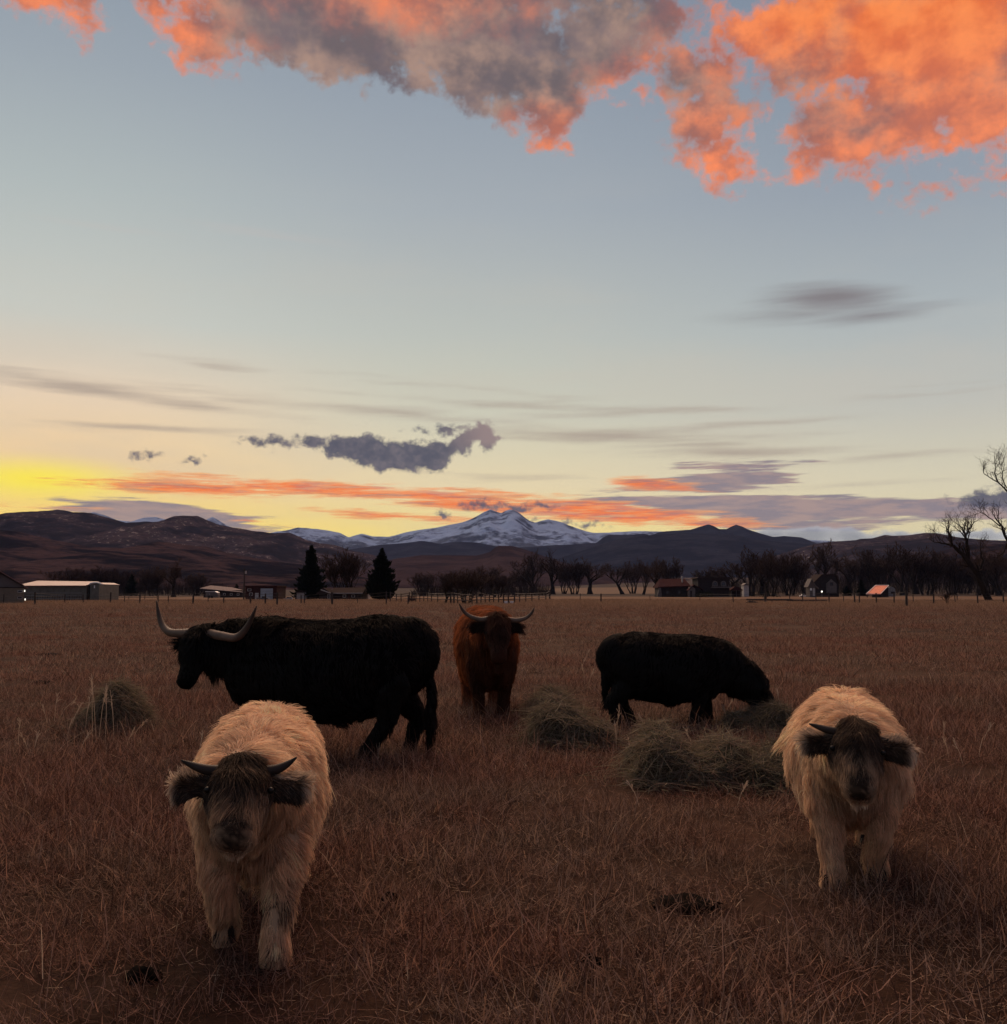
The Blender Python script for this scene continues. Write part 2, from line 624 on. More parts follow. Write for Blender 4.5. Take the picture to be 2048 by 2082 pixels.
# ================================================================== ground
def rise(x, y):
    """the land beyond the tree line climbs gently towards the hills"""
    d = np.clip(y - 300.0, 0, None)
    k = 0.55 + 0.45 / (1 + np.exp(-(x - 20 - 0.05 * y) / 60.0))
    return k * 0.000018 * d ** 2 / (1 + d / 1500.0) + 0.9 * fbm(x / 160.0, y / 160.0, 3) * np.clip(d / 400.0, 0, 1)


def bumps(x, y):
    near = np.exp(-np.clip(np.hypot(x, y) - 25, 0, None) / 40.0)
    return near * (0.045 * fbm(x * 0.55, y * 0.55, 3) + 0.02 * fbm(x * 2.1, y * 2.1, 2))


def build_ground():
    g = 0.155
    ang = np.linspace(0, 2 * PI, 240)
    rr = np.concatenate([np.arange(0.0, 30.0, g), 30.0 * np.exp(np.linspace(0, math.log(9000 / 30.0), 110))])
    A, Q = np.meshgrid(ang, rr)
    # dense fan ahead of the camera
    fan = np.linspace(-0.80, 0.80, 300)
    rest = np.linspace(0.80, 2 * PI - 0.80, 60)[1:-1]
    ang = np.concatenate([fan, rest])
    A, Q = np.meshgrid(ang, rr)
    X, Y = np.sin(A) * Q, np.cos(A) * Q
    Z = bumps(X, Y) + rise(X, Y)
    n, m_ = X.shape
    idx = np.arange(n * m_).reshape(n, m_)
    nx = np.roll(idx, -1, axis=1)
    F = np.stack([idx[:-1], idx[1:], nx[1:], nx[:-1]], -1).reshape(-1, 4)
    w = MT('dry_pasture', 1.0, 0.05)
    p = w.pos()
    big = w.noise(w.pos(0.02, 0.05, 0), 1.0, 4.0, 0.6)
    mid = w.noise(w.pos(0.5, 0.9, 0), 1.0, 6.0, 0.65)
    fine = w.noise(p, 22.0, 5.0, 0.7)
    strk = w.noise(w.pos(0.012, 0.22, 0), 1.0, 5.0, 0.6)
    c = w.mix(w.rng(mid, 0.32, 0.68), (0.020, 0.010, 0.007, 1), (0.050, 0.025, 0.017, 1))
    c = w.mix(w.rng(big, 0.4, 0.65, 0, 0.6), c, (0.085, 0.050, 0.030, 1))
    c = w.mix(w.rng(strk, 0.52, 0.62, 0, 0.55), c, (0.085, 0.045, 0.03, 1))
    c = w.mix(w.rng(fine, 0.35, 0.75, 0, 0.55), c, (0.05, 0.026, 0.016, 1))
    sepn = w.n('ShaderNodeSeparateXYZ')
    w.put(sepn.inputs[0], p)
    far = w.rng(sepn.outputs[1], 90.0, 170.0)
    straw = w.mix(w.rng(strk, 0.35, 0.6), (0.15, 0.090, 0.055, 1), (0.11, 0.062, 0.038, 1))
    c = w.mix(w.math('MULTIPLY', far, 0.85), c, straw)
    c = w.mix(w.rng(sepn.outputs[1], 330.0, 420.0), c, w.mix(w.rng(mid, 0.35, 0.65), (0.026, 0.017, 0.014, 1), (0.045, 0.029, 0.022, 1)))
    fld = w.math('MULTIPLY', w.rng(sepn.outputs[1], 560.0, 600.0), w.rng(sepn.outputs[1], 1250.0, 1100.0))
    fld = w.math('MULTIPLY', fld, w.math('MULTIPLY', w.rng(sepn.outputs[0], 25.0, 50.0), w.rng(sepn.outputs[0], 190.0, 140.0)))
    c = w.mix(w.math('MULTIPLY', fld, 0.9), c, (0.12, 0.078, 0.052, 1))
    w.color(c)
    w.bump(fine, 0.6, 0.03)
    o = link('ground', mesh_np('ground', np.stack([X, Y, Z], -1).reshape(-1, 3), F), [w.m])
    tag(o, kind='structure')


build_ground()


# ================================================================== mountains
def plane_pt(px, py, D):
    p = at(px, py, D)
    return p.x, p.z


def mountain(name, prof, D, front, back, mat, seed, crag=0.04, gully=0.30, fx=None, power=1.25, nx=420, ny=46, jag=0.012, kind='structure', foot=0.0, taper=False):
    pts = np.array([plane_pt(px, py, D) for px, py in prof])
    X = np.linspace(pts[0, 0], pts[-1, 0], nx)
    H = np.interp(X, pts[:, 0], pts[:, 1])
    fx = fx or front * 0.5
    hm = H.max()
    H = H + jag * hm * fbm(X / (fx * 0.22) + seed, X * 0 + seed, 5, 0.6)
    s = np.concatenate([np.linspace(1, 0, ny) ** 1.15, -np.linspace(0, 1, 14)[1:]])      # 1 = foot in front, 0 = crest, -1 = back
    XX, SS = np.meshgrid(X, s)
    HH = np.tile(H, (len(s), 1))
    YY = np.where(SS >= 0, D - SS * front, D - SS * back)
    f = np.where(SS >= 0, 1 - np.clip(SS, 0, 1), 1 + SS)
    wx = XX + fx * 0.25 * fbm(XX / fx + seed, YY / fx, 3)
    rid = ridged(wx / (fx * 0.55) + seed * 3.1, YY / (fx * 1.2) + seed, 6, 0.55)
    env = np.clip(SS, 0, 1) ** 0.6 * f ** 0.6
    Z = HH * f ** power + gully * hm * env * (rid - 0.72) + crag * hm * env * fbm(XX / (fx * 0.1), YY / (fx * 0.1) + seed, 5, 0.6)
    cap = EYE + (HH - EYE) * np.where(SS > 0, YY / D, 1.0) * (1 - 0.02 * np.clip(SS, 0, 1))
    Z = np.where(SS > 0.001, np.minimum(Z, cap), Z)
    Z = Z - 2.0 - foot * (1 - f)
    u = np.clip(np.minimum(np.arange(nx), np.arange(nx)[::-1]) / (0.08 * nx), 0, 1)
    Z = Z * np.clip(u * 1.02, 0, 1) ** 0.6 if taper else Z
    n, m_ = XX.shape
    idx = np.arange(n * m_).reshape(n, m_)
    F = np.stack([idx[:-1, :-1], idx[:-1, 1:], idx[1:, 1:], idx[1:, :-1]], -1).reshape(-1, 4)
    o = link(name, mesh_np(name, np.stack([XX, YY, Z], -1).reshape(-1, 3), F), [mat])
    return tag(o, kind=kind)


def snow_material():
    w = MT('snow_and_rock', 1.0, 0.0)
    g = w.n('ShaderNodeNewGeometry')
    sp = w.n('ShaderNodeSeparateXYZ')
    w.put(sp.inputs[0], g.outputs['Normal'])
    st = w.noise(w.pos(0.004, 0.004, 0.010), 1.0, 8.0, 0.65, 0.6)
    st2 = w.noise(w.pos(0.016, 0.010, 0.012), 1.0, 6.0, 0.6)
    pz = w.n('ShaderNodeSeparateXYZ')
    w.put(pz.inputs[0], g.outputs['Position'])
    v = w.math('ADD', w.math('MULTIPLY', st, 1.1), w.math('MULTIPLY', st2, 0.55))
    v = w.math('ADD', v, w.math('MULTIPLY', sp.outputs[2], 0.50))
    v = w.math('ADD', v, w.rng(pz.outputs[2], 120.0, 420.0, -0.30, 0.08))
    f = w.rng(v, 1.18, 1.42)
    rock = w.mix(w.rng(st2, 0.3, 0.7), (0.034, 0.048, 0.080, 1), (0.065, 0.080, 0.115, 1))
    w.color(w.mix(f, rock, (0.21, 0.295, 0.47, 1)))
    return w.m


def forest_material(name, a, b, speck, fleck=0.66, scale=1.0, warm=None):
    """dark conifer slopes with paler clearings and small bright rock faces"""
    w = MT(name, 1.0, 0.0)
    p = w.noise(w.pos(0.006 * scale, 0.006 * scale, 0.010 * scale), 1.0, 7.0, 0.62, 0.4)
    q = w.noise(w.pos(0.03 * scale, 0.03 * scale, 0.04 * scale), 1.0, 6.0, 0.65)
    r = w.noise(w.pos(0.085 * scale, 0.045 * scale, 0.075 * scale), 1.0, 5.0, 0.65, 0.5)
    c = w.mix(w.rng(p, 0.42, 0.60), a, b)
    c = w.mix(w.rng(q, 0.4, 0.7, 0, 0.6), c, tuple(x * 0.55 for x in a[:3]) + (1,))
    f = w.math('MULTIPLY', w.rng(r, fleck, fleck + 0.07), w.rng(p, 0.46, 0.58))
    w.color(w.mix(f, c, speck))
    w.bump(q, 0.8, 6.0)
    return w.m


M_SNOW = snow_material()
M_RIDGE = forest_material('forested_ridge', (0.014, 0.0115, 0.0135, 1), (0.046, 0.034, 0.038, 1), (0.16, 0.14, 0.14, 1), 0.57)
M_BLUE = forest_material('distant_forested_ridge', (0.011, 0.0125, 0.020, 1), (0.022, 0.024, 0.036, 1), (0.2, 0.2, 0.22, 1), 0.68)  # blue of the distant air is partly put into these slope colours
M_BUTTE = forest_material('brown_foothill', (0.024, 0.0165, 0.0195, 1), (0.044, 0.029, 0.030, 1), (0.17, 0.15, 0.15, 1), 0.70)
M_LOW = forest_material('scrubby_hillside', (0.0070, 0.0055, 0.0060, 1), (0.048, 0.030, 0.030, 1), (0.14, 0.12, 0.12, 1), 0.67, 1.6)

mountain('snow_mountains', [(-900, 1085), (-500, 1070), (-200, 1082), (60, 1080), (150, 1052), (190, 1040), (210, 1046), (238, 1057), (268, 1060), (292, 1052), (318, 1051), (340, 1056), (352, 1066), (400, 1066), (420, 1056), (432, 1050), (446, 1058), (461, 1068),
                            (520, 1088), (560, 1081), (585, 1077), (600, 1073), (607, 1072), (648, 1075), (672, 1079), (692, 1083), (710, 1092), (722, 1088), (736, 1084), (758, 1090), (791, 1091), (820, 1083), (850, 1077),
                            (887, 1072), (912, 1067), (938, 1062), (956, 1056), (968, 1050), (985, 1040), (997, 1035), (1008, 1039), (1019, 1043), (1028, 1038), (1037, 1035), (1047, 1037), (1056, 1042), (1068, 1052), (1078, 1059), (1089, 1062), (1102, 1058), (1115, 1055),
                            (1130, 1058), (1144, 1062), (1158, 1068), (1173, 1073), (1190, 1079), (1207, 1083), (1240, 1082), (1290, 1079), (1340, 1080), (1400, 1082), (1700, 1100), (2300, 1110), (2900, 1112)], 7000, 2300, 1500, M_SNOW, 3.0, 0.13, 0.40, 900, 1.05, 1000, 80, 0.014)
mountain('far_forest_ridge', [(380, 1206), (560, 1150), (640, 1125), (700, 1118), (740, 1112), (773, 1107), (815, 1104), (857, 1099), (880, 1102), (894, 1105), (920, 1101), (950, 1101), (968, 1102), (990, 1106), (1010, 1110), (1060, 1112), (1120, 1108), (1170, 1106), (1213, 1103), (1226, 1092),
                              (1239, 1086), (1279, 1087), (1310, 1084), (1323, 1088), (1344, 1080), (1375, 1078), (1405, 1076), (1424, 1070), (1441, 1065), (1452, 1069), (1463, 1075), (1478, 1075), (1487, 1070), (1497, 1066), (1508, 1069), (1523, 1076), (1548, 1084), (1573, 1091),
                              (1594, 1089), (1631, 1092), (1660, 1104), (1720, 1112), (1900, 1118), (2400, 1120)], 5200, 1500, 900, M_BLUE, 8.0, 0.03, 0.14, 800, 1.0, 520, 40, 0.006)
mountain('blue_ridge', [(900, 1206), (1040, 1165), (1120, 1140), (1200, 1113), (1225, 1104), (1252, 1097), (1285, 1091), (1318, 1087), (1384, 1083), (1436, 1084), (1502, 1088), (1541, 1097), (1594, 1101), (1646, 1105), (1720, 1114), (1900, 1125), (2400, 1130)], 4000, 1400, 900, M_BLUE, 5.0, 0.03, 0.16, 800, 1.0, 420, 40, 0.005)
mountain('wooded_ridge', [(-700, 1075), (-500, 1050), (-250, 1062), (-80, 1052), (0, 1044), (37, 1040), (75, 1038), (118, 1035), (135, 1038), (147, 1040), (184, 1041), (221, 1051), (257, 1062), (294, 1059), (331, 1060), (345, 1052), (357, 1047), (378, 1047), (401, 1048), (420, 1056), (441, 1064),
                          (478, 1072), (515, 1078), (551, 1082), (588, 1081), (606, 1088), (625, 1097), (650, 1104), (680, 1107), (720, 1119), (760, 1128), (800, 1145), (860, 1170), (940, 1206)], 3000, 1300, 900, M_RIDGE, 2.0, 0.09, 0.46, 520, 1.0, 700, 64, 0.030)
mountain('right_ridge', [(1380, 1206), (1480, 1170), (1560, 1135), (1620, 1115), (1661, 1104), (1694, 1100), (1741, 1097), (1750, 1094), (1774, 1093), (1800, 1086), (1816, 1088), (1847, 1087), (1882, 1082), (1906, 1083), (1929, 1088), (1965, 1093), (2000, 1096), (2048, 1098), (2200, 1090), (2500, 1100), (2800, 1110)], 3200, 1300, 800, M_RIDGE, 12.0, 0.04, 0.2, 520, 1.0, 420, 40, 0.008)
mountain('brown_butte', [(560, 1206), (660, 1182), (720, 1165), (770, 1145), (800, 1135), (857, 1127), (910, 1127), (968, 1128), (985, 1124), (997, 1120), (1006, 1112), (1014, 1108), (1041, 1108), (1060, 1113), (1078, 1119), (1110, 1130), (1150, 1144), (1220, 1158), (1330, 1170), (1500, 1186), (1700, 1206)], 2300, 900, 700, M_BUTTE, 7.0, 0.03, 0.16, 420, 1.0, 420, 40, 0.008)
mountain('low_hill', [(-500, 1080), (-200, 1072), (0, 1075), (37, 1079), (74, 1088), (110, 1096), (184, 1110), (250, 1112), (280, 1107), (294, 1104), (320, 1099), (345, 1101), (368, 1105), (423, 1110), (460, 1121), (515, 1132), (588, 1143), (680, 1152), (780, 1170), (880, 1192), (940, 1206)], 1900, 900, 600, M_LOW, 4.0, 0.06, 0.20, 340, 1.0, 460, 46, 0.012)
mountain('dark_hill', [(1560, 1206), (1640, 1196), (1700, 1184), (1800, 1152), (1880, 1128), (1960, 1106), (2048, 1104), (2200, 1096), (2600, 1110)], 1900, 900, 600, M_LOW, 14.0, 0.05, 0.2, 340, 1.0, 300, 40, 0.012)


# ================================================================== trees
def gz(x, y):
    return float(rise(np.array([x]), np.array([y]))[0] + bumps(np.array([x]), np.array([y]))[0])


def bark(name, a, b):
    w = MT(name, 1.0, 0.05)
    f = w.noise(w.pos(3, 3, 0.6), 1.0, 4.0)
    w.color(w.mix(w.rng(f, 0.3, 0.7), a, b))
    return w.m


M_BARK = bark('grey_brown_bark', (0.016, 0.012, 0.010, 1), (0.032, 0.023, 0.019, 1))
M_TWIG = bark('bare_twigs', (0.036, 0.022, 0.018, 1), (0.068, 0.042, 0.034, 1))
M_BRUSH = bark('tangled_brush', (0.020, 0.013, 0.011, 1), (0.042, 0.027, 0.022, 1))
M_NEEDLE = bark('spruce_needles', (0.008, 0.012, 0.008, 1), (0.018, 0.022, 0.013, 1))


def grow(rnd, trunk, crown, p, d, L, r, lev, maxlev, spread, up, thick=1.0):
    """one branch: a bent tapering tube with side branches"""
    seg = 5 if lev < 2 else 4 if lev < 4 else 3
    pts, rad = [p], [r]
    q, dd = p.copy(), d.copy()
    for i in range(seg):
        w = 0.16 + 0.05 * lev
        dd = (dd + Vector((rnd.gauss(0, w), rnd.gauss(0, w), rnd.gauss(0, w * 0.7) + up * 0.10))).normalized()
        q = q + dd * (L / seg)
        pts.append(q.copy())
        rad.append(max(r * (1 - 0.62 * (i + 1) / seg), 0.012 * thick))
    if lev >= maxlev:
        rad[-1] *= 0.5
    (trunk if lev < 3 else crown).tube(pts, rad, 6 if lev < 2 else 4 if lev < 3 else 3, cap=False)
    if lev >= maxlev:
        return
    nb = (4, 5, 5, 4, 4)[min(lev, 4)]
    for k in range(nb):
        t = (0.45 if lev == 0 else 0.25) + (0.75 if lev else 0.55) * (k + rnd.random()) / nb
        t = min(t, 1.0)
        i = min(int(t * seg), seg - 1)
        s = pts[i].lerp(pts[i + 1], t * seg - i)
        ax = dd.orthogonal()
        ax.rotate(Matrix.Rotation(rnd.uniform(0, 2 * PI), 3, dd))
        ang = rnd.uniform(0.35, 0.95) * spread
        bd = dd.copy()
        bd.rotate(Matrix.Rotation(ang, 3, ax))
        bd = (bd + Vector((0, 0, up * 0.35))).normalized()
        grow(rnd, trunk, crown, s, bd, L * rnd.uniform(0.52, 0.78) * (1 - 0.25 * t * (lev > 0)), rad[i] * rnd.uniform(0.5, 0.7), lev + 1, maxlev, spread, up, thick)


def bare_proto(seed, stems, lean, spread, up, trunk_len, maxlev=4, L0=0.36):
    """unit-height bare deciduous tree: (trunk mesh, crown mesh)"""
    rnd = random.Random(seed)
    tr, cr = MB(), MB()
    for s in range(stems):
        a = rnd.uniform(0, 2 * PI)
        b = Vector((math.cos(a), math.sin(a), 0)) * (0.05 * (stems > 1))
        d = Vector((math.cos(a) * 0.28 * (stems > 1) + lean, math.sin(a) * 0.28 * (stems > 1), 1)).normalized()
        base, q, dd = b.copy(), b.copy(), d.copy()
        pts, rad = [b + Vector((0, 0, -0.03)), b + d * 0.02], [0.045 / stems ** 0.5, 0.036 / stems ** 0.5]
        r0 = 0.030 / stems ** 0.45
        q = pts[-1].copy()
        for i in range(4):
            dd = (dd + Vector((rnd.gauss(0, 0.08), rnd.gauss(0, 0.08), 0.05))).normalized()
            q = q + dd * trunk_len / 4
            pts.append(q.copy())
            rad.append(r0 * (1 - 0.10 * (i + 1)))
        tr.tube(pts, rad, 7, cap=False)
        nl = 5 if stems == 1 else 3
        for k in range(nl):
            ang = (k + rnd.random() * 0.6) * 2 * PI / nl
            el = rnd.uniform(0.25, 0.85) * spread
            bd = Vector((math.cos(ang) * math.sin(el), math.sin(ang) * math.sin(el), math.cos(el)))
            bd = (bd + dd * 0.35).normalized()
            st = pts[-1] if k < nl - 1 else pts[-2]
            grow(rnd, tr, cr, st, bd, L0 * rnd.uniform(0.75, 1.15), rad[-1] * rnd.uniform(0.55, 0.8), 1, maxlev, spread, up, 0.19)
    zmax = max(v[2] for v in cr.v)
    k = 1.0 / zmax
    for mb in (tr, cr):
        mb.v = [(x * k, y * k, z * k) for x, y, z in mb.v]
    w = max(abs(v[0]) for v in cr.v)
    mt, mc = tr.mesh('trunk', True), cr.mesh('crown', False)
    mt.materials.append(M_BARK)
    mc.materials.append(M_TWIG)
    return mt, mc, w


def place_tree(proto, px, d, top, width=None, label='', cat='tree', name='bare_tree', mirror=False, turn=0.0, group='bare trees beyond the pasture'):
    p = at(px, 1205, d)
    z0 = gz(p.x, d)
    h = at(px, top, d).z - z0
    sx = h if width is None else (width / FPX * d / 2) / proto[2]
    o = bpy.data.objects.new(name, None)
    wide = 1.30
    sx *= wide
    o.location = (p.x, d, z0 - 0.05)
    o.rotation_euler = (0, 0, turn)
    o.scale = (-sx if mirror else sx, sx, h)
    COL.objects.link(o)
    tag(o, label, cat, group)
    for nm, me in (('trunk', proto[0]), ('crown', proto[1])):
        c = bpy.data.objects.new(nm, me)
        c.parent = o
        COL.objects.link(c)
    return o


PT_ = [bare_proto(1, 2, 0.0, 0.80, 1.2, 0.12), bare_proto(5, 5, 0.0, 0.70, 1.5, 0.12), bare_proto(9, 1, 0.05, 0.70, 1.5, 0.24), bare_proto(14, 3, 0.12, 0.85, 1.0, 0.12),
       bare_proto(21, 1, -0.25, 0.95, 0.6, 0.24), bare_proto(33, 7, 0.0, 0.62, 1.6, 0.10)]

TREES = [
    # px, distance, top py, width px, proto, mirror, label
    (150, 400, 1150, 84, 1, 0, 'bushy bare tree rising behind the roof of the long metal shed'),
    (205, 430, 1147, 80, 5, 1, 'dark bare tree just right of the end of the long metal shed'),
    (250, 420, 1154, 64, 1, 1, 'low dark bare tree right of the long shed, left of a small conifer'),
    (312, 400, 1150, 66, 5, 0, 'many-stemmed bare tree between small conifer and thin tall tree on the left'),
    (353, 340, 1131, 58, 2, 0, 'thin tall bare tree standing left of the low house with pale roof'),
    (402, 430, 1162, 56, 1, 0, 'small bare tree behind the left end of the pale-roofed low house'),
    (700, 216, 1108, 92, 5, 0, 'broad bare tree fanning out between the two dark spruces'),
    (858, 420, 1160, 66, 1, 1, 'small bare tree behind the left end of the corral fence'),
    (902, 132, 1163, 66, 3, 0, 'short forked bare tree standing inside the corral fence'),
    (951, 131, 1150, 88, 1, 0, 'wide bushy bare tree above the red cow, at the corral'),
    (978, 330, 1154, 60, 2, 1, 'slender bare tree behind the bushy tree at the corral'),
    (1012, 340, 1161, 60, 5, 0, 'low bare tree behind the corral rails, right of the slender one'),
    (1046, 520, 1158, 50, 3, 1, 'small crooked bare tree left of the tall pair right of centre'),
    (1092, 540, 1113, 86, 0, 1, 'tall wide-crowned bare tree, left one of the tall pair right of centre'),
    (1124, 545, 1111, 60, 2, 0, 'tall single-trunk bare tree, right one of the tall pair right of centre'),
    (1168, 560, 1132, 62, 5, 0, 'many-stemmed bare tree right of the tall pair, sparse fan of stems'),
    (1200, 555, 1127, 66, 2, 1, 'straight-trunk bare tree at right end of the many-stemmed clump'),
    (1266, 560, 1143, 74, 4, 0, 'left-leaning bare tree standing alone before the pale far field'),
    (1306, 520, 1128, 60, 3, 0, 'bare tree with steep limbs just left of the red-roofed dark house'),
    (1336, 372, 1131, 54, 2, 0, 'thin bare tree rising from the left corner of the red-roofed dark house'),
    (1362, 500, 1128, 64, 1, 0, 'bare tree rising behind the roof of the red-roofed dark house'),
    (1478, 460, 1141, 90, 4, 1, 'bare tree leaning left over the two-storey house'),
    (1527, 402, 1105, 100, 0, 0, 'tall dark spreading bare tree right of the two-storey house'),
    (1566, 382, 1112, 84, 1, 1, 'thick many-stemmed bare tree in the dark grove left of the pickup'),
    (1606, 425, 1118, 84, 5, 0, 'dark bare tree directly behind the white pickup'),
    (1640, 480, 1128, 66, 3, 1, 'bare tree rising just left of the narrow gabled shed'),
    (1690, 482, 1092, 112, 0, 1, 'large full-crowned bare tree above the dark cottage'),
    (1728, 520, 1118, 66, 2, 0, 'upright bare tree between dark cottage and orange sheet roof'),
    (1788, 462, 1104, 94, 1, 0, 'bushy bare tree above the orange-lit sheet roof'),
    (1838, 422, 1097, 104, 0, 0, 'broad bare tree behind the pale tank beside the orange roof'),
    (1884, 432, 1106, 96, 5, 1, 'dense many-stemmed bare tree right of the pale tank'),
    (1934, 450, 1118, 84, 1, 1, 'dark bare tree behind the small sapling on the right'),
    (1986, 420, 1112, 94, 3, 0, 'dark bare tree half hidden by the leaning trunk on the right'),
    (2040, 400, 1108, 104, 0, 1, 'dark bare tree at the right edge behind the leaning trunk'),
    (1148, 590, 1140, 50, 1, 0, 'thin-stemmed bare tree squeezed between the tall pair and the many-stemmed clump'),
    (1286, 600, 1136, 60, 1, 1, 'faint bare tree behind the left-leaning one before the pale far field'),
    (1442, 520, 1150, 60, 5, 0, 'bare tree behind the roof ridge of the two-storey house'),
    (1550, 470, 1122, 90, 2, 1, 'upright bare tree between the tall spreading one and the dark grove'),
    (1762, 540, 1124, 90, 5, 1, 'bare tree rising right behind the small dark conifer by the orange roof'),
    (1862, 500, 1112, 80, 2, 0, 'upright bare tree between the broad and the dense bare trees right of the tank'),
    (1960, 500, 1126, 90, 5, 0, 'many-stemmed dark tree seen through the fork of the leaning trunk'),
    (2010, 470, 1120, 90, 1, 1, 'dark bushy tree just right of the foot of the leaning trunk'),
    (920, 470, 1158, 60, 5, 1, 'brownish many-stemmed tree behind the short forked tree at the corral'),
    (990, 500, 1146, 70, 1, 1, 'tallest bare tree of the brown thicket behind the corral'),
    (1065, 560, 1150, 50, 5, 0, 'many-stemmed bare tree at the foot of the brown butte'),
    (1928, 118, 1198, 26, 3, 1, 'tiny crooked bare sapling beside the wire fence on the right'),
]
for i, (px, d, top, wd, pr, mir, lab) in enumerate(TREES):
    place_tree(PT_[pr], px, d, top, wd, lab, mirror=bool(mir), turn=(i * 1.7) % 0.8 - 0.4)


def spruce(px, d, top, halfw, seed, label, name='spruce_tree', low=0.07, n=1500):
    rnd = random.Random(seed)
    p = at(px, 1205, d)
    z0 = gz(p.x, d)
    H = at(px, top, d).z - z0
    Rm = halfw * 1.3 / FPX * d
    root = bpy.data.objects.new(name, None)
    root.location = (p.x, d, z0)
    COL.objects.link(root)
    tag(root, label, 'spruce', 'dark conifers beyond the pasture')
    MB().tube([(0, 0, -0.1), (0, 0, H * 0.5), (0, 0, H * 0.96)], [Rm * 0.10, Rm * 0.06, 0.03], 8).build('trunk', M_BARK, root)
    mb = MB()
    for k in range(n):
        t = low + (1 - low) * (1 - (1 - (k + rnd.random()) / n) ** 0.62)
        env = Rm * (1 - t) ** 0.72 * (0.80 + 0.20 * math.sin(t * 34 + 3 * math.sin(seed + t * 9))) * (1 if t > low + 0.06 else 0.8)
        L = env * (rnd.uniform(0.45, 1.0) if rnd.random() < .7 else rnd.uniform(0.9, 1.28)) + 0.12
        a = rnd.uniform(0, 2 * PI)
        c, s = math.cos(a), math.sin(a)
        droop = rnd.uniform(-0.10, 0.42) * (1 - t * 1.3)
        zb = t * H
        prev = None
        m = 4
        for j in range(1, m + 1):
            r = L * j / m
            z = zb - droop * r + 0.18 * r * (j / m) ** 2
            wv = max(0.05, Rm * 0.16 * (1 - 0.55 * j / m)) * rnd.uniform(0.7, 1.3)
            x, y = c * r, s * r
            r0 = L * (j - 1.15) / m
            z1 = zb - droop * r0
            tip = rnd.uniform(-0.12, 0.12)
            mb.add([(c * r0 - s * wv, s * r0 + c * wv, z1 - rnd.uniform(0, .5) * wv), (c * r0 + s * wv, s * r0 - c * wv, z1 - rnd.uniform(0, .5) * wv), (x + tip, y + tip, z)], [(0, 1, 2)])
            mb.add([(c * r0, s * r0, z1 + 0.02), (x, y, z), (c * (r0 + r) / 2 + tip, s * (r0 + r) / 2 - tip, (z + z1) / 2 - wv * 1.5)], [(0, 1, 2)])
    me = mb.mesh('crown')
    link('crown', me, [M_NEEDLE], root)
    return root


spruce(632, 206, 1107, 30, 3, 'tall narrow dark spruce on the left of the pair by the brown house')
spruce(776, 202, 1113, 33, 8, 'broad-based black spruce on the right of the pair by the brown house')
spruce(267, 390, 1166, 15, 4, 'small conifer among bare trees right of the long shed', n=350)
spruce(1752, 400, 1178, 13, 5, 'small dark conifer just left of the orange sheet roof', n=350)
spruce(1722, 405, 1190, 11, 6, 'little dark conifer between the cottage and a bigger conifer', n=260)
spruce(481, 330, 1186, 9, 9, 'little dark conifer behind the utility pole', n=220)


def near_tree(name, d, limbs, seed, label, r0=0.30, dens=1.0):
    """large bare tree whose limbs follow given paths; every limb carries branches and twigs"""
    rnd = random.Random(seed)
    b = at(limbs[0][0][0][0], 1205, d)
    root = bpy.data.objects.new(name, None)
    root.location = (b.x, d, 0)
    COL.objects.link(root)
    tag(root, label, 'tree', 'bare trees beyond the pasture')
    tr, cr = MB(), MB()
    for path, ra, rb in limbs:
        pts = []
        for i, (px, py) in enumerate(path):
            p = at(px, py, d) - root.location
            pts.append(Vector((p.x, rnd.uniform(-0.6, 0.6) * (i > 0), p.z)))
        fine, rad = [], []
        for i in range(len(pts) - 1):
            for k in range(3):
                t = k / 3
                fine.append(pts[i].lerp(pts[i + 1], t) + Vector((rnd.gauss(0, .07), rnd.gauss(0, .07), rnd.gauss(0, .07))) * (i + k > 0))
        fine.append(pts[-1])
        n = len(fine)
        rad = [ra + (rb - ra) * i / (n - 1) for i in range(n)]
        tr.tube(fine, rad, 8, cap=False)
        for i in range(n // 3, n):
            for k in range(int(2 * dens) if i < n - 1 else 3):
                dd = (fine[min(i + 1, n - 1)] - fine[max(i - 1, 0)]).normalized()
                ax = dd.orthogonal()
                ax.rotate(Matrix.Rotation(rnd.uniform(0, 2 * PI), 3, dd))
                bd = dd.copy()
                bd.rotate(Matrix.Rotation(rnd.uniform(0.3, 1.0), 3, ax))
                bd = (bd + Vector((0, 0, 0.35))).normalized()
                grow(rnd, tr, cr, fine[i], bd, rnd.uniform(1.6, 3.0), max(rad[i] * 0.5, 0.045), 2, 4, 1.0, 0.5, 1.0)
    link('trunk', tr.mesh('trunk', True), [M_BARK], root)
    link('crown', cr.mesh('crown', False), [M_TWIG], root)
    return root


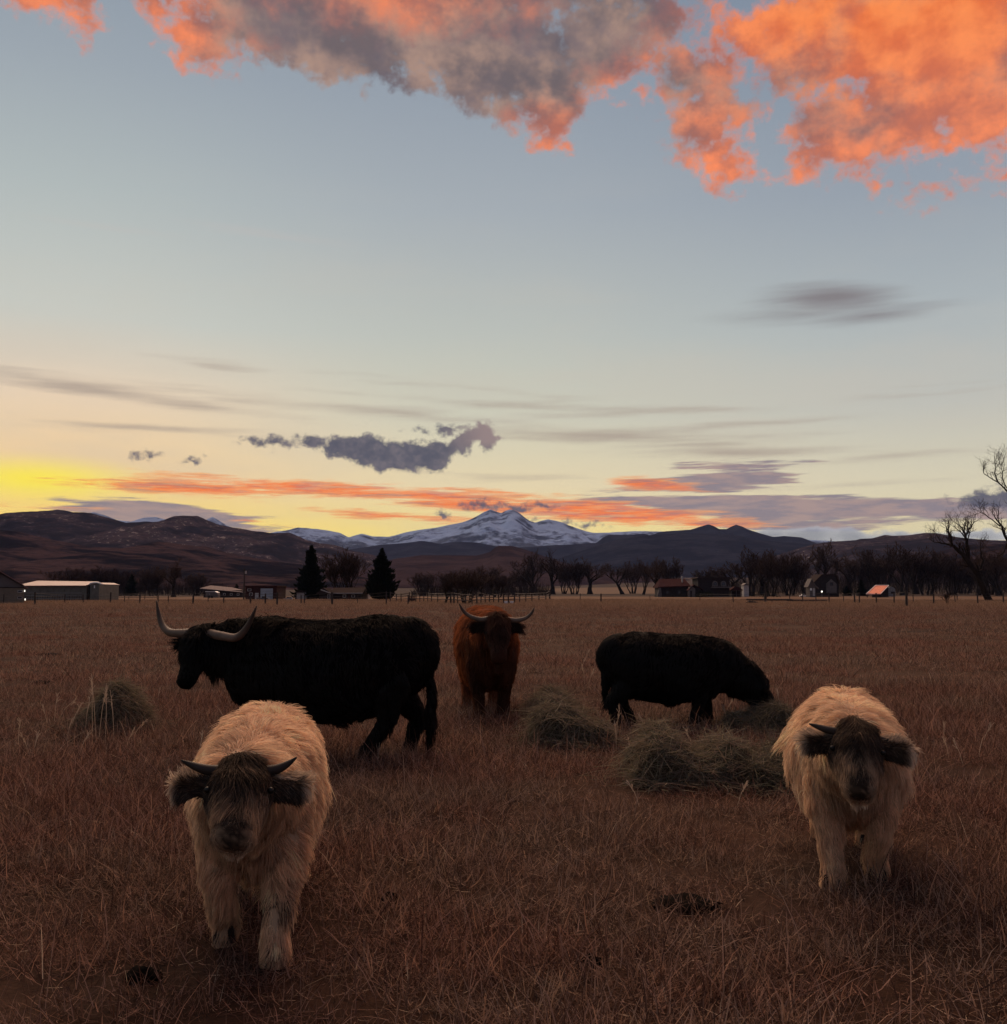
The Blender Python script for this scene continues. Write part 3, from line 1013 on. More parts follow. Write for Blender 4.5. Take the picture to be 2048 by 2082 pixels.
near_tree('leaning_tree', 172, [([(2013, 1224), (1986, 1170), (1958, 1128), (1937, 1110)], 0.62, 0.26), ([(1937, 1110), (1932, 1090), (1927, 1074)], 0.24, 0.10), ([(1972, 1148), (1966, 1104), (1964, 1088)], 0.34, 0.20),
                                ([(1964, 1088), (1972, 1076), (1982, 1064)], 0.18, 0.07), ([(1964, 1088), (1958, 1078), (1950, 1066)], 0.16, 0.07), ([(1937, 1110), (1916, 1104), (1900, 1102)], 0.2, 0.07), ([(1990, 1176), (1999, 1140), (1996, 1116)], 0.24, 0.1)], 4,
          'large bare tree with thick trunk leaning left near the right edge', dens=0.8)
near_tree('tall_bare_tree', 178, [([(2086, 1224), (2068, 1160), (2050, 1100), (2034, 1070), (2020, 1052)], 0.44, 0.10), ([(2034, 1070), (2012, 1050), (1998, 1042)], 0.12, 0.04), ([(2060, 1130), (2062, 1060), (2052, 1006), (2030, 980), (2004, 962)], 0.28, 0.06),
                                  ([(2052, 1006), (2040, 972), (2034, 948)], 0.12, 0.04), ([(2030, 980), (2022, 962), (2022, 946)], 0.12, 0.05), ([(2064, 1080), (2080, 1000), (2090, 940)], 0.24, 0.06), ([(2050, 1100), (2042, 1122), (2030, 1134)], 0.16, 0.06)], 6,
          'tall bare tree reaching in from the right edge with high branches against the sky', dens=0.8)


def thicket(name, px0, px1, d0, d1, tops, n, seed):
    """leafless brush too tangled to count: thin stems rising through each other"""
    rg = np.random.default_rng(seed)
    px = rg.uniform(px0, px1, n)
    d = rg.uniform(d0, d1, n)
    X = (px - CX) / FPX * d * 1.0064
    top = np.interp(px, [t[0] for t in tops], [t[1] for t in tops]) + 22 * fbm(px / 22.0, px * 0 + seed + .3, 4)
    zt = EYE + (HORIZON - top) / FPX * d
    zb = rise(X, d)
    base = zb + (zt - zb) * rg.uniform(0, 0.5, n) ** 2
    L = (zt - base) * rg.uniform(0.2, 1.0, n)
    lean = rg.normal(0, 0.28, n)
    wd = rg.uniform(0.02, 0.075, n)
    ly = rg.normal(0, 0.3, n)
    mx, mz = X + lean * L * 0.4, base + L * 0.55
    tx, tz = X + lean * L * rg.uniform(0.7, 1.3, n), base + L
    V = np.stack([np.stack([X - wd, d, base], -1), np.stack([X + wd, d, base], -1), np.stack([mx + wd * 0.7, d + ly * L * .4, mz], -1), np.stack([mx - wd * 0.7, d + ly * L * .4, mz], -1), np.stack([tx, d + ly * L, tz], -1)], 1).reshape(-1, 3)
    k = np.arange(n)[:, None] * 5
    F = np.concatenate([k + np.array([[0, 1, 2]]), k + np.array([[0, 2, 3]]), k + np.array([[3, 2, 4]])])
    o = link(name, mesh_np(name, V, F, False), [M_BRUSH])
    tag(o, kind='stuff')


thicket('left_brush', 60, 480, 430, 520, [(60, 1176), (130, 1158), (200, 1150), (270, 1160), (330, 1165), (400, 1172), (480, 1186)], 3800, 1)
thicket('middle_brush', 840, 1120, 380, 520, [(840, 1190), (870, 1172), (940, 1160), (1000, 1166), (1060, 1170), (1120, 1180)], 2400, 2)
thicket('right_brush', 1420, 2200, 480, 600, [(1420, 1186), (1470, 1160), (1530, 1128), (1600, 1132), (1650, 1140), (1700, 1128), (1760, 1140), (1820, 1128), (1880, 1130), (1950, 1142), (2048, 1132), (2200, 1130)], 6500, 3)


# ================================================================== farm buildings
M_DARKWALL = plain('dark_boards', (0.030, 0.022, 0.022), (0.018, 0.013, 0.013), 2.0)
M_BRICK = plain('dull_red_boards', (0.050, 0.017, 0.015), (0.030, 0.011, 0.010), 2.5)
M_TAN = plain('tan_siding', (0.17, 0.13, 0.095), (0.13, 0.10, 0.075), 1.2)
M_GREYWALL = plain('grey_siding', (0.115, 0.095, 0.092), (0.09, 0.075, 0.07), 1.0)
M_OLIVE = plain('grey_green_metal_siding', (0.115, 0.11, 0.095), (0.085, 0.08, 0.07), 1.0, 0.6)
M_METALROOF = plain('sky_tinted_metal_roof', (0.22, 0.115, 0.105), (0.18, 0.10, 0.092), 0.8, 0.5, 0.2, 0.1)  # pink reflection of the sky is painted into this base colour
M_SHINGLE = plain('dark_shingles', (0.040, 0.028, 0.026), (0.025, 0.018, 0.017), 2.0, 1.0, 0.02)
M_REDSHINGLE = plain('dull_red_shingles', (0.055, 0.022, 0.022), (0.035, 0.016, 0.016), 2.0, 1.0, 0.02)
M_PALEROOF = plain('weathered_pale_roof', (0.26, 0.21, 0.19), (0.18, 0.15, 0.135), 1.5, 1.0, 0.02)
M_TRIM = plain('pale_trim', (0.40, 0.37, 0.35), (0.32, 0.29, 0.27), 2.0)
M_WHITE = plain('white_paint', (0.80, 0.78, 0.76), (0.66, 0.63, 0.60), 2.0, 0.5)
M_DOORBLUE = plain('pale_blue_grey_door', (0.30, 0.32, 0.35), (0.25, 0.27, 0.30), 1.0, 0.6)
M_BLUEPAINT = plain('dark_blue_paint', (0.030, 0.045, 0.07), (0.022, 0.033, 0.05), 2.0, 0.4, 0.5)
M_GLASS = plain('dark_window_glass', (0.02, 0.022, 0.026), (0.03, 0.032, 0.036), 1.0, 0.08, 0.6)
M_RUBBER = plain('black_rubber', (0.015, 0.015, 0.015), (0.01, 0.01, 0.01), 3.0)
M_POST = plain('weathered_fence_wood', (0.055, 0.040, 0.034), (0.030, 0.022, 0.019), 3.0, stretch=(3, 3, 0.6))
M_WIRE = plain('rusty_wire', (0.06, 0.045, 0.04), (0.04, 0.03, 0.028), 2.0)
M_STEEL = plain('dull_grey_steel', (0.20, 0.20, 0.20), (0.14, 0.14, 0.14), 1.5, 0.5)
w = MT('cloud_tinted_sheet_roof', 0.5, 0.2)
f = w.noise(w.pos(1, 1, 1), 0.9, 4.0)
w.color(w.mix(w.rng(f, 0.3, 0.7), (0.66, 0.20, 0.11, 1), (0.54, 0.155, 0.09, 1)))  # orange of the lit clouds is put into the base colour
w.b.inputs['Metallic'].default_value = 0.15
M_CLOUDTINT = w.m
w = MT('lit_lamp', 0.5)
w.b.inputs['Emission Color'].default_value = (1.0, 0.93, 0.80, 1)
w.b.inputs['Emission Strength'].default_value = 1.5
w.color((0.8, 0.78, 0.7, 1))
M_LAMP = w.m


class Site:
    """an Empty standing on the ground at px and distance d; X and Z turn picture places into its local metres"""

    def __init__(self, name, px, d, label, cat, group=None):
        p = at(px, 1205, d)
        self.d, self.x0, self.z0 = d, p.x, gz(p.x, d)
        self.o = bpy.data.objects.new(name, None)
        self.o.location = (p.x, d, self.z0)
        COL.objects.link(self.o)
        tag(self.o, label, cat, group)

    def X(self, px):
        return at(px, 1205, self.d).x - self.x0

    def Z(self, py):
        return at(1024, py, self.d).z - self.z0

    def box(self, name, px0, px1, py_top, py_bot, y0, y1, mat, parent=None, zb=None):
        mb = MB().box(self.X(px0), self.X(px1), y0, y1, (self.Z(py_bot) if zb is None else zb), self.Z(py_top))
        return mb.build(name, mat, parent or self.o)

    def window(self, px0, px1, py_top, py_bot, y, frame=M_TRIM, pane=M_GLASS, name='window'):
        x0, x1, z0, z1 = self.X(px0), self.X(px1), self.Z(py_bot), self.Z(py_top)
        t = min(x1 - x0, z1 - z0) * 0.16
        mb = MB().box(x0, x1, y - 0.06, y + 0.02, z0, z0 + t).box(x0, x1, y - 0.06, y + 0.02, z1 - t, z1)
        mb.box(x0, x0 + t, y - 0.06, y + 0.02, z0 + t, z1 - t).box(x1 - t, x1, y - 0.06, y + 0.02, z0 + t, z1 - t)
        f_ = mb.build(name, frame, self.o)
        MB().box(x0 + t, x1 - t, y - 0.03, y - 0.005, z0 + t, z1 - t).build('pane', pane, f_)
        return f_


# barn at the left edge: gable faces the camera
s = Site('metal_barn', 0, 132, 'tan barn with grey gable cut off by the left edge', 'barn')
X, Z = s.X, s.Z
ridge, eave, right = Z(1163), Z(1194), X(52)
left = X(-62)
mid = X(-4)
s.box('wall', -60, 50, 1195, 1229, 0, 14, M_TAN, zb=-0.2)
MB().prism([(left, eave), (X(50), eave), (mid, ridge - 0.1)], 1, 0.03, 13.9).build('gable', M_GREYWALL, s.o)
rf = MB()
ov = 0.35
rf.prism([(mid, ridge + 0.1), (right + ov, eave - 0.15), (right + ov, eave - 0.03), (mid, ridge + 0.24)], 1, -0.4, 14.4)
rf.prism([(mid, ridge + 0.1), (mid, ridge + 0.24), (left - ov, eave - 0.03), (left - ov, eave - 0.15)], 1, -0.4, 14.4)
rf.build('roof', M_METALROOF, s.o)
MB().box(left, X(50), -0.06, 0.0, eave - 0.10, eave + 0.02).build('trim_board', M_SHINGLE, s.o)
for py in (1200, 1213):
    s.window(36, 46, py, py + 5, -0.0)
for px, py in ((50.4, 1201.5), (52.0, 1219)):
    fx = MB().tube([(X(px), -0.35, Z(py) - 0.12), (X(px), -0.35, Z(py) + 0.12)], [0.075, 0.075], 8).build('lamp', M_LAMP, s.o)
    MB().box(X(px) - 0.03, X(px) + 0.03, -0.35, 0.0, Z(py) + 0.12, Z(py) + 0.17).build('bracket', M_STEEL, fx)

s.o.rotation_euler.z = -math.atan2(s.x0, s.d)
s.o.scale = (0.895, 1, 1)

# long metal shed
s = Site('metal_shed', 120, 176, 'long grey-green metal shed with pale pinkish roof by the barn', 'shed')
X, Z = s.X, s.Z
s.box('wall', 40, 176, 1190.2, 1223, 0, 9.0, M_OLIVE, zb=-0.2)
s.box('end_wall', 187, 205, 1188, 1223, -0.8, 8.2, M_OLIVE, zb=-0.2)
s.box('dark_doorway', 176, 187, 1189, 1222, 1.2, 8.0, M_DARKWALL, zb=-0.2)
rf = MB()
zr, ze = Z(1181.2), Z(1190.6)
rf.add([(X(34), -0.4, ze), (X(175), -0.4, ze + 0.02), (X(180), 4.6, zr - 0.05), (X(50), 4.6, zr + 0.10), (X(34), -0.4, ze - 0.12), (X(175), -0.4, ze - 0.10), (X(180), 4.6, zr - 0.2), (X(50), 4.6, zr - 0.05)],
       [(0, 1, 2, 3), (4, 7, 6, 5), (0, 4, 5, 1), (1, 5, 6, 2), (3, 2, 6, 7), (0, 3, 7, 4)])
rf.build('roof', M_METALROOF, s.o)
rf = MB()
rf.tube([(X(176), 1.0, Z(1189.5)), (X(179), 1.0, Z(1185.6)), (X(186), 1.0, Z(1184.6)), (X(193), 1.0, Z(1184.4)), (X(204), 1.0, Z(1188.6))], [0.14] * 5, 6)
rf.build('curved_roof_edge', M_WHITE, s.o, smooth=True)
MB().add([(X(180), 1.0, Z(1185.2)), (X(193), 1.0, Z(1184.4)), (X(205), 1.0, Z(1188.4)), (X(205), 8.6, Z(1188.4)), (X(193), 8.6, Z(1184.4)), (X(180), 8.6, Z(1185.2)),
          (X(180), 1.0, Z(1186)), (X(193), 1.0, Z(1185.2)), (X(205), 1.0, Z(1189.2)), (X(205), 8.6, Z(1189.2)), (X(193), 8.6, Z(1185.2)), (X(180), 8.6, Z(1186))],
         [(0, 1, 4, 5), (1, 2, 3, 4), (6, 11, 10, 7), (7, 10, 9, 8), (0, 6, 7, 1), (1, 7, 8, 2), (5, 4, 10, 11), (4, 3, 9, 10), (2, 8, 9, 3), (0, 5, 11, 6)]).build('end_roof', M_METALROOF, s.o)
s.window(194.4, 197, 1190, 1196, -0.81, M_TRIM, M_WHITE, 'vent')
for k in range(11):                                           # vertical ribs of the siding
    x = 50 + k * 11.5
    MB().box(X(x) - 0.05, X(x) + 0.05, -0.05, 0.0, 0, Z(1191)).build('rib', M_OLIVE, s.o)
# panels of the pen in front of the shed
s = Site('cattle_pen', 100, 168, 'row of dark pen panels standing before the long shed', 'pen')
X, Z = s.X, s.Z
for k in range(24):
    px = 52 + k * 5.0
    h = 1211 + 2.5 * math.sin(k * 2.3)
    MB().tube([(X(px), 0, -0.2), (X(px), 0, Z(h))], [0.05, 0.05], 5).build('post', M_POST, s.o)
for z in (0.45, 0.95, 1.4):
    MB().tube([(X(52), -0.06, z), (X(167), -0.06, z)], [0.03, 0.03], 5).build('rail', M_STEEL, s.o)

# low house with a pale roof, and the white trailer before it
s = Site('low_house', 440, 300, 'low house with long pale roof left of the utility pole', 'house')
X, Z = s.X, s.Z
s.box('wall', 412, 492, 1200, 1217, 1, 9, M_DARKWALL, zb=-0.2)
MB().add([(X(406), 0, Z(1196)), (X(418), 5, Z(1190)), (X(462), 5, Z(1194)), (X(494), 0, Z(1204)), (X(406), 0, Z(1197)), (X(418), 5, Z(1191)), (X(462), 5, Z(1195)), (X(494), 0, Z(1205)), (X(420), 10, Z(1198)), (X(494), 10, Z(1204))],
         [(0, 3, 2, 1), (4, 5, 6, 7), (0, 4, 7, 3), (0, 1, 5, 4), (1, 2, 9, 8), (2, 3, 9), (3, 7, 6, 2), (1, 8, 5)]).build('roof', M_PALEROOF, s.o)
for px in (452, 466, 480):
    s.window(px, px + 5, 1206, 1211, 1.0)
s = Site('trailer', 430, 262, 'small white box trailer with rounded front before the low house', 'trailer')
X, Z = s.X, s.Z
pr = [(X(418), Z(1203)), (X(437), Z(1203)), (X(441.5), Z(1205)), (X(443), Z(1209)), (X(443), Z(1214.5)), (X(418), Z(1214.5))]
MB().prism(pr, 1, 0, 2.2).build('body', M_GREYWALL, s.o)
MB().prism([(X(417.5), Z(1203.4)), (X(437), Z(1203.4)), (X(442), Z(1205.6)), (X(442), Z(1204.6)), (X(437), Z(1202.3)), (X(417.5), Z(1202.3))], 1, -0.05, 2.25).build('roof', M_WHITE, s.o)
s.window(421, 427, 1206.5, 1209, 0.0)
for px in (425, 431):
    MB().tube([(X(px), -0.05, 0.32), (X(px), 0.2, 0.32)], [0.33, 0.33], 12).build('wheel', M_RUBBER, s.o)

# utility pole
s = Site('utility_pole', 496, 186, 'tall thin wooden utility pole left of the dark red garage', 'pole')
MB().tube([(0, 0, -0.2), (0.02, 0, s.Z(1156.5))], [0.16, 0.11], 8).build('shaft', M_POST, s.o)
tz = s.Z(1163.5)
MB().tube([(0.28, 0, tz - 0.30), (0.28, 0, tz + 0.25)], [0.17, 0.17], 10).build('transformer', M_TRIM, s.o)
MB().box(-0.1, 0.55, -0.06, 0.06, tz - 0.36, tz - 0.30).build('crossarm', M_POST, s.o)

# dark red garage
s = Site('red_garage', 531, 197, 'dark red flat-roofed garage with big pale blue door', 'garage')
X, Z = s.X, s.Z
s.box('wall', 499, 563, 1193, 1221, 0, 8, M_BRICK, zb=-0.2)
s.box('roof', 498, 564, 1190.6, 1193, -0.25, 8.3, M_BRICK)
d_ = s.box('garage_door', 530, 555, 1196.5, 1219.6, -0.10, 0.05, M_DOORBLUE)
for k in range(1, 4):
    z = Z(1219.6) + (Z(1196.5) - Z(1219.6)) * k / 4
    MB().box(X(530.4), X(554.6), -0.13, -0.10, z - 0.02, z + 0.02).build('panel_joint', M_STEEL, d_)
s.box('door', 519, 526, 1205.5, 1218.6, -0.10, 0.05, M_TRIM)
s.window(503, 511, 1197, 1202, 0.0)
s.window(507, 514, 1205, 1211, 0.0)


def vehicle(name, px0, px1, py_bot, d, label, cat, body, kind='suv', face=1, high=None):
    """a parked vehicle seen from the side: body, cabin, windows, wheels"""
    mid = (px0 + px1) / 2
    s = Site(name, mid, d, label, cat)
    L = (px1 - px0) / FPX * d
    sc = L / 4.8
    hz = 1.0 if high is None else high
    def P(pts):
        return [(face * (x - 2.4) * sc, z * sc * hz) for x, z in pts]
    low = P([(0.05, 0.35), (4.75, 0.35), (4.8, 0.75), (4.6, 0.95), (0.1, 1.0), (0.0, 0.7)])
    MB().prism(low, 1, 0, 1.85 * sc).build('body', body, s.o)
    if kind == 'pickup':
        cab = P([(2.0, 0.98), (2.15, 1.60), (2.35, 1.70), (3.25, 1.70), (3.75, 0.97)])
        win = P([(2.2, 1.08), (2.3, 1.55), (3.2, 1.57), (3.55, 1.06)])
    else:
        cab = P([(0.15, 0.98), (0.45, 1.62), (0.7, 1.72), (2.9, 1.72), (3.75, 0.96)])
        win = P([(0.55, 1.08), (0.75, 1.56), (2.8, 1.58), (3.4, 1.06)])
    c = MB().prism(cab, 1, 0.08 * sc, 1.77 * sc).build('cabin', body, s.o)
    MB().prism(win, 1, 0.03 * sc, 0.07 * sc).build('window', M_GLASS, c)
    for x in (0.95, 3.85):
        for y in (-0.02, 1.65):
            xx = face * (x - 2.4) * sc
            t = MB().tube([(xx, y * sc, 0.34 * sc), (xx, (y + 0.22) * sc, 0.34 * sc)], [0.35 * sc, 0.35 * sc], 14).build('wheel', M_RUBBER, s.o)
            MB().tube([(xx, (y - 0.02) * sc, 0.34 * sc), (xx, (y + 0.1) * sc, 0.34 * sc)], [0.18 * sc, 0.18 * sc], 10).build('rim', M_STEEL, t)
    for x, nm, mt in ((4.72, 'headlight', M_WHITE), (0.03, 'tail_light', M_BRICK)):
        for y in (0.15, 1.55):
            xx = face * (x - 2.4) * sc
            MB().box(xx - 0.05 * sc, xx + 0.05 * sc, y * sc, (y + 0.22) * sc, 0.72 * sc * hz, 0.88 * sc * hz).build(nm, mt, s.o)
    return s.o


vehicle('pickup_truck', 522, 546, 1220, 190, 'dark blue pickup parked before the pale garage door', 'truck', M_BLUEPAINT, 'pickup', 1)
vehicle('parked_car', 577, 595, 1220, 198, 'dark car with pale roof parked right of the red garage', 'car', M_TRIM, 'suv', -1)
vehicle('pickup_truck', 1627, 1645, 1211, 330, 'white pickup parked by the narrow gabled shed', 'truck', M_WHITE, 'pickup', -1)

# brown house between the spruces
s = Site('brown_house', 690, 200, 'low dark brown house between the two spruces', 'house')
X, Z = s.X, s.Z
s.box('wall', 676, 733, 1205, 1221, 0, 9, M_DARKWALL, zb=-0.2)
MB().add([(X(668), -0.7, Z(1206)), (X(739), -0.7, Z(1205.6)), (X(738), 4.5, Z(1194)), (X(672), 4.5, Z(1195)), (X(739), 9.7, Z(1205.6)), (X(668), 9.7, Z(1206)),
          (X(668), -0.7, Z(1207.3)), (X(739), -0.7, Z(1207)), (X(739), 9.7, Z(1207)), (X(668), 9.7, Z(1207.3))],
         [(0, 1, 2, 3), (3, 2, 4, 5), (6, 9, 8, 7), (0, 6, 7, 1), (5, 4, 8, 9), (1, 7, 8, 4, 2), (0, 3, 5, 9, 6)]).build('roof', M_SHINGLE, s.o)
s.box('wing_wall', 652, 675, 1207, 1221, -1.4, 6, M_DARKWALL, zb=-0.2)
MB().prism([(X(646), Z(1208)), (X(676), Z(1207)), (X(676), Z(1205.6)), (X(661), Z(1195.5)), (X(646), Z(1206.6))], 1, -1.8, 6.2).build('wing_roof', M_SHINGLE, s.o)
MB().tube([(X(656), -1.9, Z(1199)), (X(676), -1.9, Z(1206.2))], [0.12, 0.12], 4).build('fascia', M_TRIM, s.o)
MB().tube([(X(676), -0.8, Z(1206.3)), (X(739), -0.8, Z(1206.0))], [0.09, 0.09], 4).build('gutter', M_TRIM, s.o)
s.window(669, 674, 1207.5, 1218, -1.42)
s.window(697, 704, 1209, 1215, 0.0)
s.window(715, 722, 1209, 1215, 0.0)
s.box('door', 708, 712, 1208.5, 1220, -0.07, 0.02, M_BRICK)
s = Site('white_outbuilding', 611, 203, 'small pale outbuilding at the foot of the left spruce', 'shed')
s.box('wall', 603, 621, 1205, 1221, 0, 5, M_TRIM, zb=-0.2)
MB().prism([(s.X(600), s.Z(1205)), (s.X(622), s.Z(1203)), (s.X(622), s.Z(1201.6)), (s.X(610), s.Z(1200)), (s.X(600), s.Z(1203.6))], 1, -0.4, 5.4).build('roof', M_SHINGLE, s.o)
s.box('door', 600.5, 603.4, 1207, 1220, -0.10, 4, M_DARKWALL)
s = Site('pale_outbuilding', 742, 205, 'pale wall end just left of the right spruce', 'shed')
s.box('wall', 735, 748, 1207, 1221, 0, 4, M_TRIM, zb=-0.2)
MB().prism([(s.X(733), s.Z(1207.4)), (s.X(750), s.Z(1207.4)), (s.X(741), s.Z(1201.5))], 1, -0.3, 4.3).build('roof', M_SHINGLE, s.o)

# houses right of centre
s = Site('dark_house', 1372, 330, 'low dark house with dull red roof left of the two-storey house', 'house')
X, Z = s.X, s.Z
s.box('wall', 1341, 1400, 1192, 1215, 0, 10, M_DARKWALL, zb=-0.4)
MB().add([(X(1338), -0.8, Z(1193)), (X(1404), -0.8, Z(1191)), (X(1398), 5, Z(1176)), (X(1346), 5, Z(1177)), (X(1404), 11, Z(1191)), (X(1338), 11, Z(1193)), (X(1338), -0.8, Z(1195)), (X(1404), -0.8, Z(1193)), (X(1404), 11, Z(1193)), (X(1338), 11, Z(1195))],
         [(0, 1, 2, 3), (3, 2, 4, 5), (6, 9, 8, 7), (0, 6, 7, 1), (5, 4, 8, 9), (1, 7, 8, 4, 2), (0, 3, 5, 9, 6)]).build('roof', M_REDSHINGLE, s.o)
MB().box(X(1389), X(1391.4), 2, 2.6, Z(1188), Z(1171)).build('chimney', M_TRIM, s.o)
for px in (1354, 1378):
    s.window(px, px + 7, 1200, 1208, 0.0, M_SHINGLE)
MB().prism([(X(1337), -0.3), (X(1345), -0.3), (X(1345), Z(1208)), (X(1343), Z(1195)), (X(1340), Z(1195)), (X(1337), Z(1208))], 1, -1.0, -0.2).build('porch_pier', M_GREYWALL, s.o)
s = Site('two_storey_house', 1450, 326, 'dark two-storey house with arched upper windows and gabled garage', 'house')
X, Z = s.X, s.Z
s.box('wall', 1420, 1484, 1176, 1215, 0, 10, M_DARKWALL, zb=-0.4)
MB().prism([(X(1416), Z(1176)), (X(1488), Z(1178)), (X(1484), Z(1173)), (X(1420), Z(1173.6))], 1, -0.6, 10.6).build('roof', M_SHINGLE, s.o)
MB().box(X(1422), X(1424), 3, 3.6, Z(1176), Z(1165)).build('chimney', M_DARKWALL, s.o)
for px in (1449, 1466):
    x0, x1, z0, z1 = X(px), X(px + 11), Z(1192), Z(1181)
    r = (x1 - x0) / 2
    arch = [(x0, z0), (x1, z0)] + [(x0 + r + r * math.cos(a), z1 - r + r * math.sin(a)) for a in np.linspace(0, PI, 9)]
    fr = MB().prism(arch, 1, -0.10, -0.01).build('window', M_GREYWALL, s.o)
    k = 0.62
    cx, cz = (x0 + x1) / 2, (z0 + z1) / 2
    MB().prism([(cx + (x - cx) * k, cz + (z - cz) * k) for x, z in arch], 1, -0.13, -0.09).build('pane', M_GLASS, fr)
s.box('balcony', 1446, 1486, 1193, 1195.5, -1.4, -0.02, M_GREYWALL)
for k in range(9):
    x = X(1447 + k * 4.7)
    MB().box(x - 0.05, x + 0.05, -1.38, -1.28, Z(1193), Z(1189)).build('baluster', M_GREYWALL, s.o)
MB().prism([(X(1398), -0.3), (X(1424), -0.3), (X(1424), Z(1199)), (X(1408), Z(1190)), (X(1398), Z(1199))], 1, -2.4, -0.1).build('garage_wall', M_DARKWALL, s.o)
MB().prism([(X(1397), -0.2), (X(1410.5), -0.2), (X(1410.5), Z(1197)), (X(1402), Z(1190.5)), (X(1397), Z(1201))], 1, -2.9, -2.45).build('garage_gable', M_GREYWALL, s.o)
MB().box(X(1400), X(1404), -2.96, -2.9, -0.2, Z(1201)).build('door', M_DARKWALL, s.o)
MB().add([(X(1396), -3.1, Z(1200)), (X(1408), -3.1, Z(1188.6)), (X(1428), -3.1, Z(1199)), (X(1396), 0, Z(1200)), (X(1408), 0, Z(1188.6)), (X(1428), 0, Z(1199)), (X(1396), -3.1, Z(1201)), (X(1408), -3.1, Z(1189.8)), (X(1428), -3.1, Z(1200)), (X(1396), 0, Z(1201)), (X(1408), 0, Z(1189.8)), (X(1428), 0, Z(1200))],
         [(0, 1, 4, 3), (1, 2, 5, 4), (6, 9, 10, 7), (7, 10, 11, 8), (0, 6, 7, 1), (1, 7, 8, 2), (3, 4, 10, 9), (4, 5, 11, 10), (2, 8, 11, 5), (0, 3, 9, 6)]).build('garage_roof', M_REDSHINGLE, s.o)
s = Site('side_porch', 1498, 334, 'low porch with pale posts right of the two-storey house', 'porch')
s.box('wall', 1488, 1508, 1201, 1215, 1, 5, M_DARKWALL, zb=-0.4)
MB().prism([(s.X(1484), s.Z(1200.5)), (s.X(1511), s.Z(1200.5)), (s.X(1504), s.Z(1194.5)), (s.X(1494), s.Z(1193))], 1, -0.6, 5.4).build('roof', M_REDSHINGLE, s.o)
for px in (1487, 1497, 1508):
    MB().tube([(s.X(px), -0.3, -0.3), (s.X(px), -0.3, s.Z(1200))], [0.12, 0.12], 6).build('post', M_GREYWALL, s.o)
s = Site('pale_shed', 1518, 350, 'small pale shed between dark trunks right of the porch', 'shed')
s.box('wall', 1513, 1523, 1189, 1207, 0, 4, M_TRIM, zb=-0.4)
MB().prism([(s.X(1511.5), s.Z(1190)), (s.X(1524.5), s.Z(1190)), (s.X(1518), s.Z(1185.5))], 1, -0.3, 4.3).build('roof', M_GREYWALL, s.o)
for k, (px, lab) in enumerate(((1424, 'dark round shrub before the two-storey house, left of another'), (1440, 'dark low shrub before the two-storey house, right of another'), (1556, 'wide low dark shrub left of the white pickup'))):
    rnd = random.Random(k)
    d = 318
    s = Site('shrub', px, d, lab, 'shrub', 'dark shrubs by the farmhouses')
    mb, st = MB(), MB()
    hw = 1.7 if k < 2 else 5.0
    for q in range(420):
        a, r = rnd.uniform(0, 2 * PI), rnd.random() ** 0.5
        x, y = math.cos(a) * r * hw, math.sin(a) * r * 1.4
        z = rnd.uniform(0.1, 1.9) * (1 - 0.6 * r * r)
        t = 0.22
        mb.add([(x + rnd.uniform(-t, t), y + rnd.uniform(-t, t), z + rnd.uniform(-t, t)) for _ in range(3)], [(0, 1, 2)])
    for q in range(7):
        st.tube([(0.1 * q - 0.3, 0, -0.1), (hw * (q / 3 - 1) * 0.7, rnd.uniform(-.6, .6), 1.3)], [0.05, 0.02], 4)
    link('foliage', mb.mesh('foliage'), [M_NEEDLE], s.o)
    st.build('stem', M_BARK, s.o)

# narrow gabled shed, lamp, dark cottage
s = Site('narrow_shed', 1652, 322, 'narrow pale shed with steep gable right of the white pickup', 'shed')
X, Z = s.X, s.Z
MB().prism([(X(1647), -0.3), (X(1659), -0.3), (X(1659), Z(1193)), (X(1651), Z(1178)), (X(1645), Z(1193)), (X(1647), Z(1193))], 1, 0, 4).build('wall', M_GREYWALL, s.o)
MB().prism([(X(1651), Z(1176.5)), (X(1643), Z(1193.5)), (X(1644.6), Z(1193.5)), (X(1651), Z(1179)), (X(1658), Z(1193)), (X(1665), Z(1197.5)), (X(1665.6), Z(1196)), (X(1658.6), Z(1190))], 1, -0.3, 4.2).build('roof', M_GREYWALL, s.o)
s.box('door', 1653, 1657, 1196, 1212, -0.08, 0.02, M_TRIM)
s.window(1647.5, 1651, 1196, 1200.5, -0.02, M_WHITE, M_WHITE)
s = Site('yard_lamp', 1671.5, 318, 'bright white yard lamp right of the narrow gabled shed', 'lamp')
MB().tube([(0, 0, -0.3), (0, 0, s.Z(1204.5))], [0.06, 0.05], 6).build('pole', M_STEEL, s.o)
mb = MB()
zc = s.Z(1202.8)
mb.tube([(0, 0, zc - 0.30), (0, 0, zc - 0.2), (0, 0, zc), (0, 0, zc + 0.2), (0, 0, zc + 0.28)], [0.05, 0.20, 0.27, 0.18, 0.03], 10)
mb.build('globe', M_LAMP, s.o, smooth=True)
s = Site('dark_cottage', 1680, 345, 'black cottage with steep roof behind the yard lamp', 'house')
X, Z = s.X, s.Z
MB().prism([(X(1655), -0.4), (X(1706), -0.4), (X(1706), Z(1186)), (X(1700), Z(1170)), (X(1672), Z(1170)), (X(1655), Z(1186))], 1, 0, 9).build('wall', M_DARKWALL, s.o)
MB().prism([(X(1652), Z(1187)), (X(1672), Z(1167.5)), (X(1701), Z(1167.5)), (X(1709), Z(1187)), (X(1706.5), Z(1187)), (X(1700), Z(1170)), (X(1673), Z(1170)), (X(1655), Z(1187))], 1, -0.4, 9.4).build('roof', M_SHINGLE, s.o)
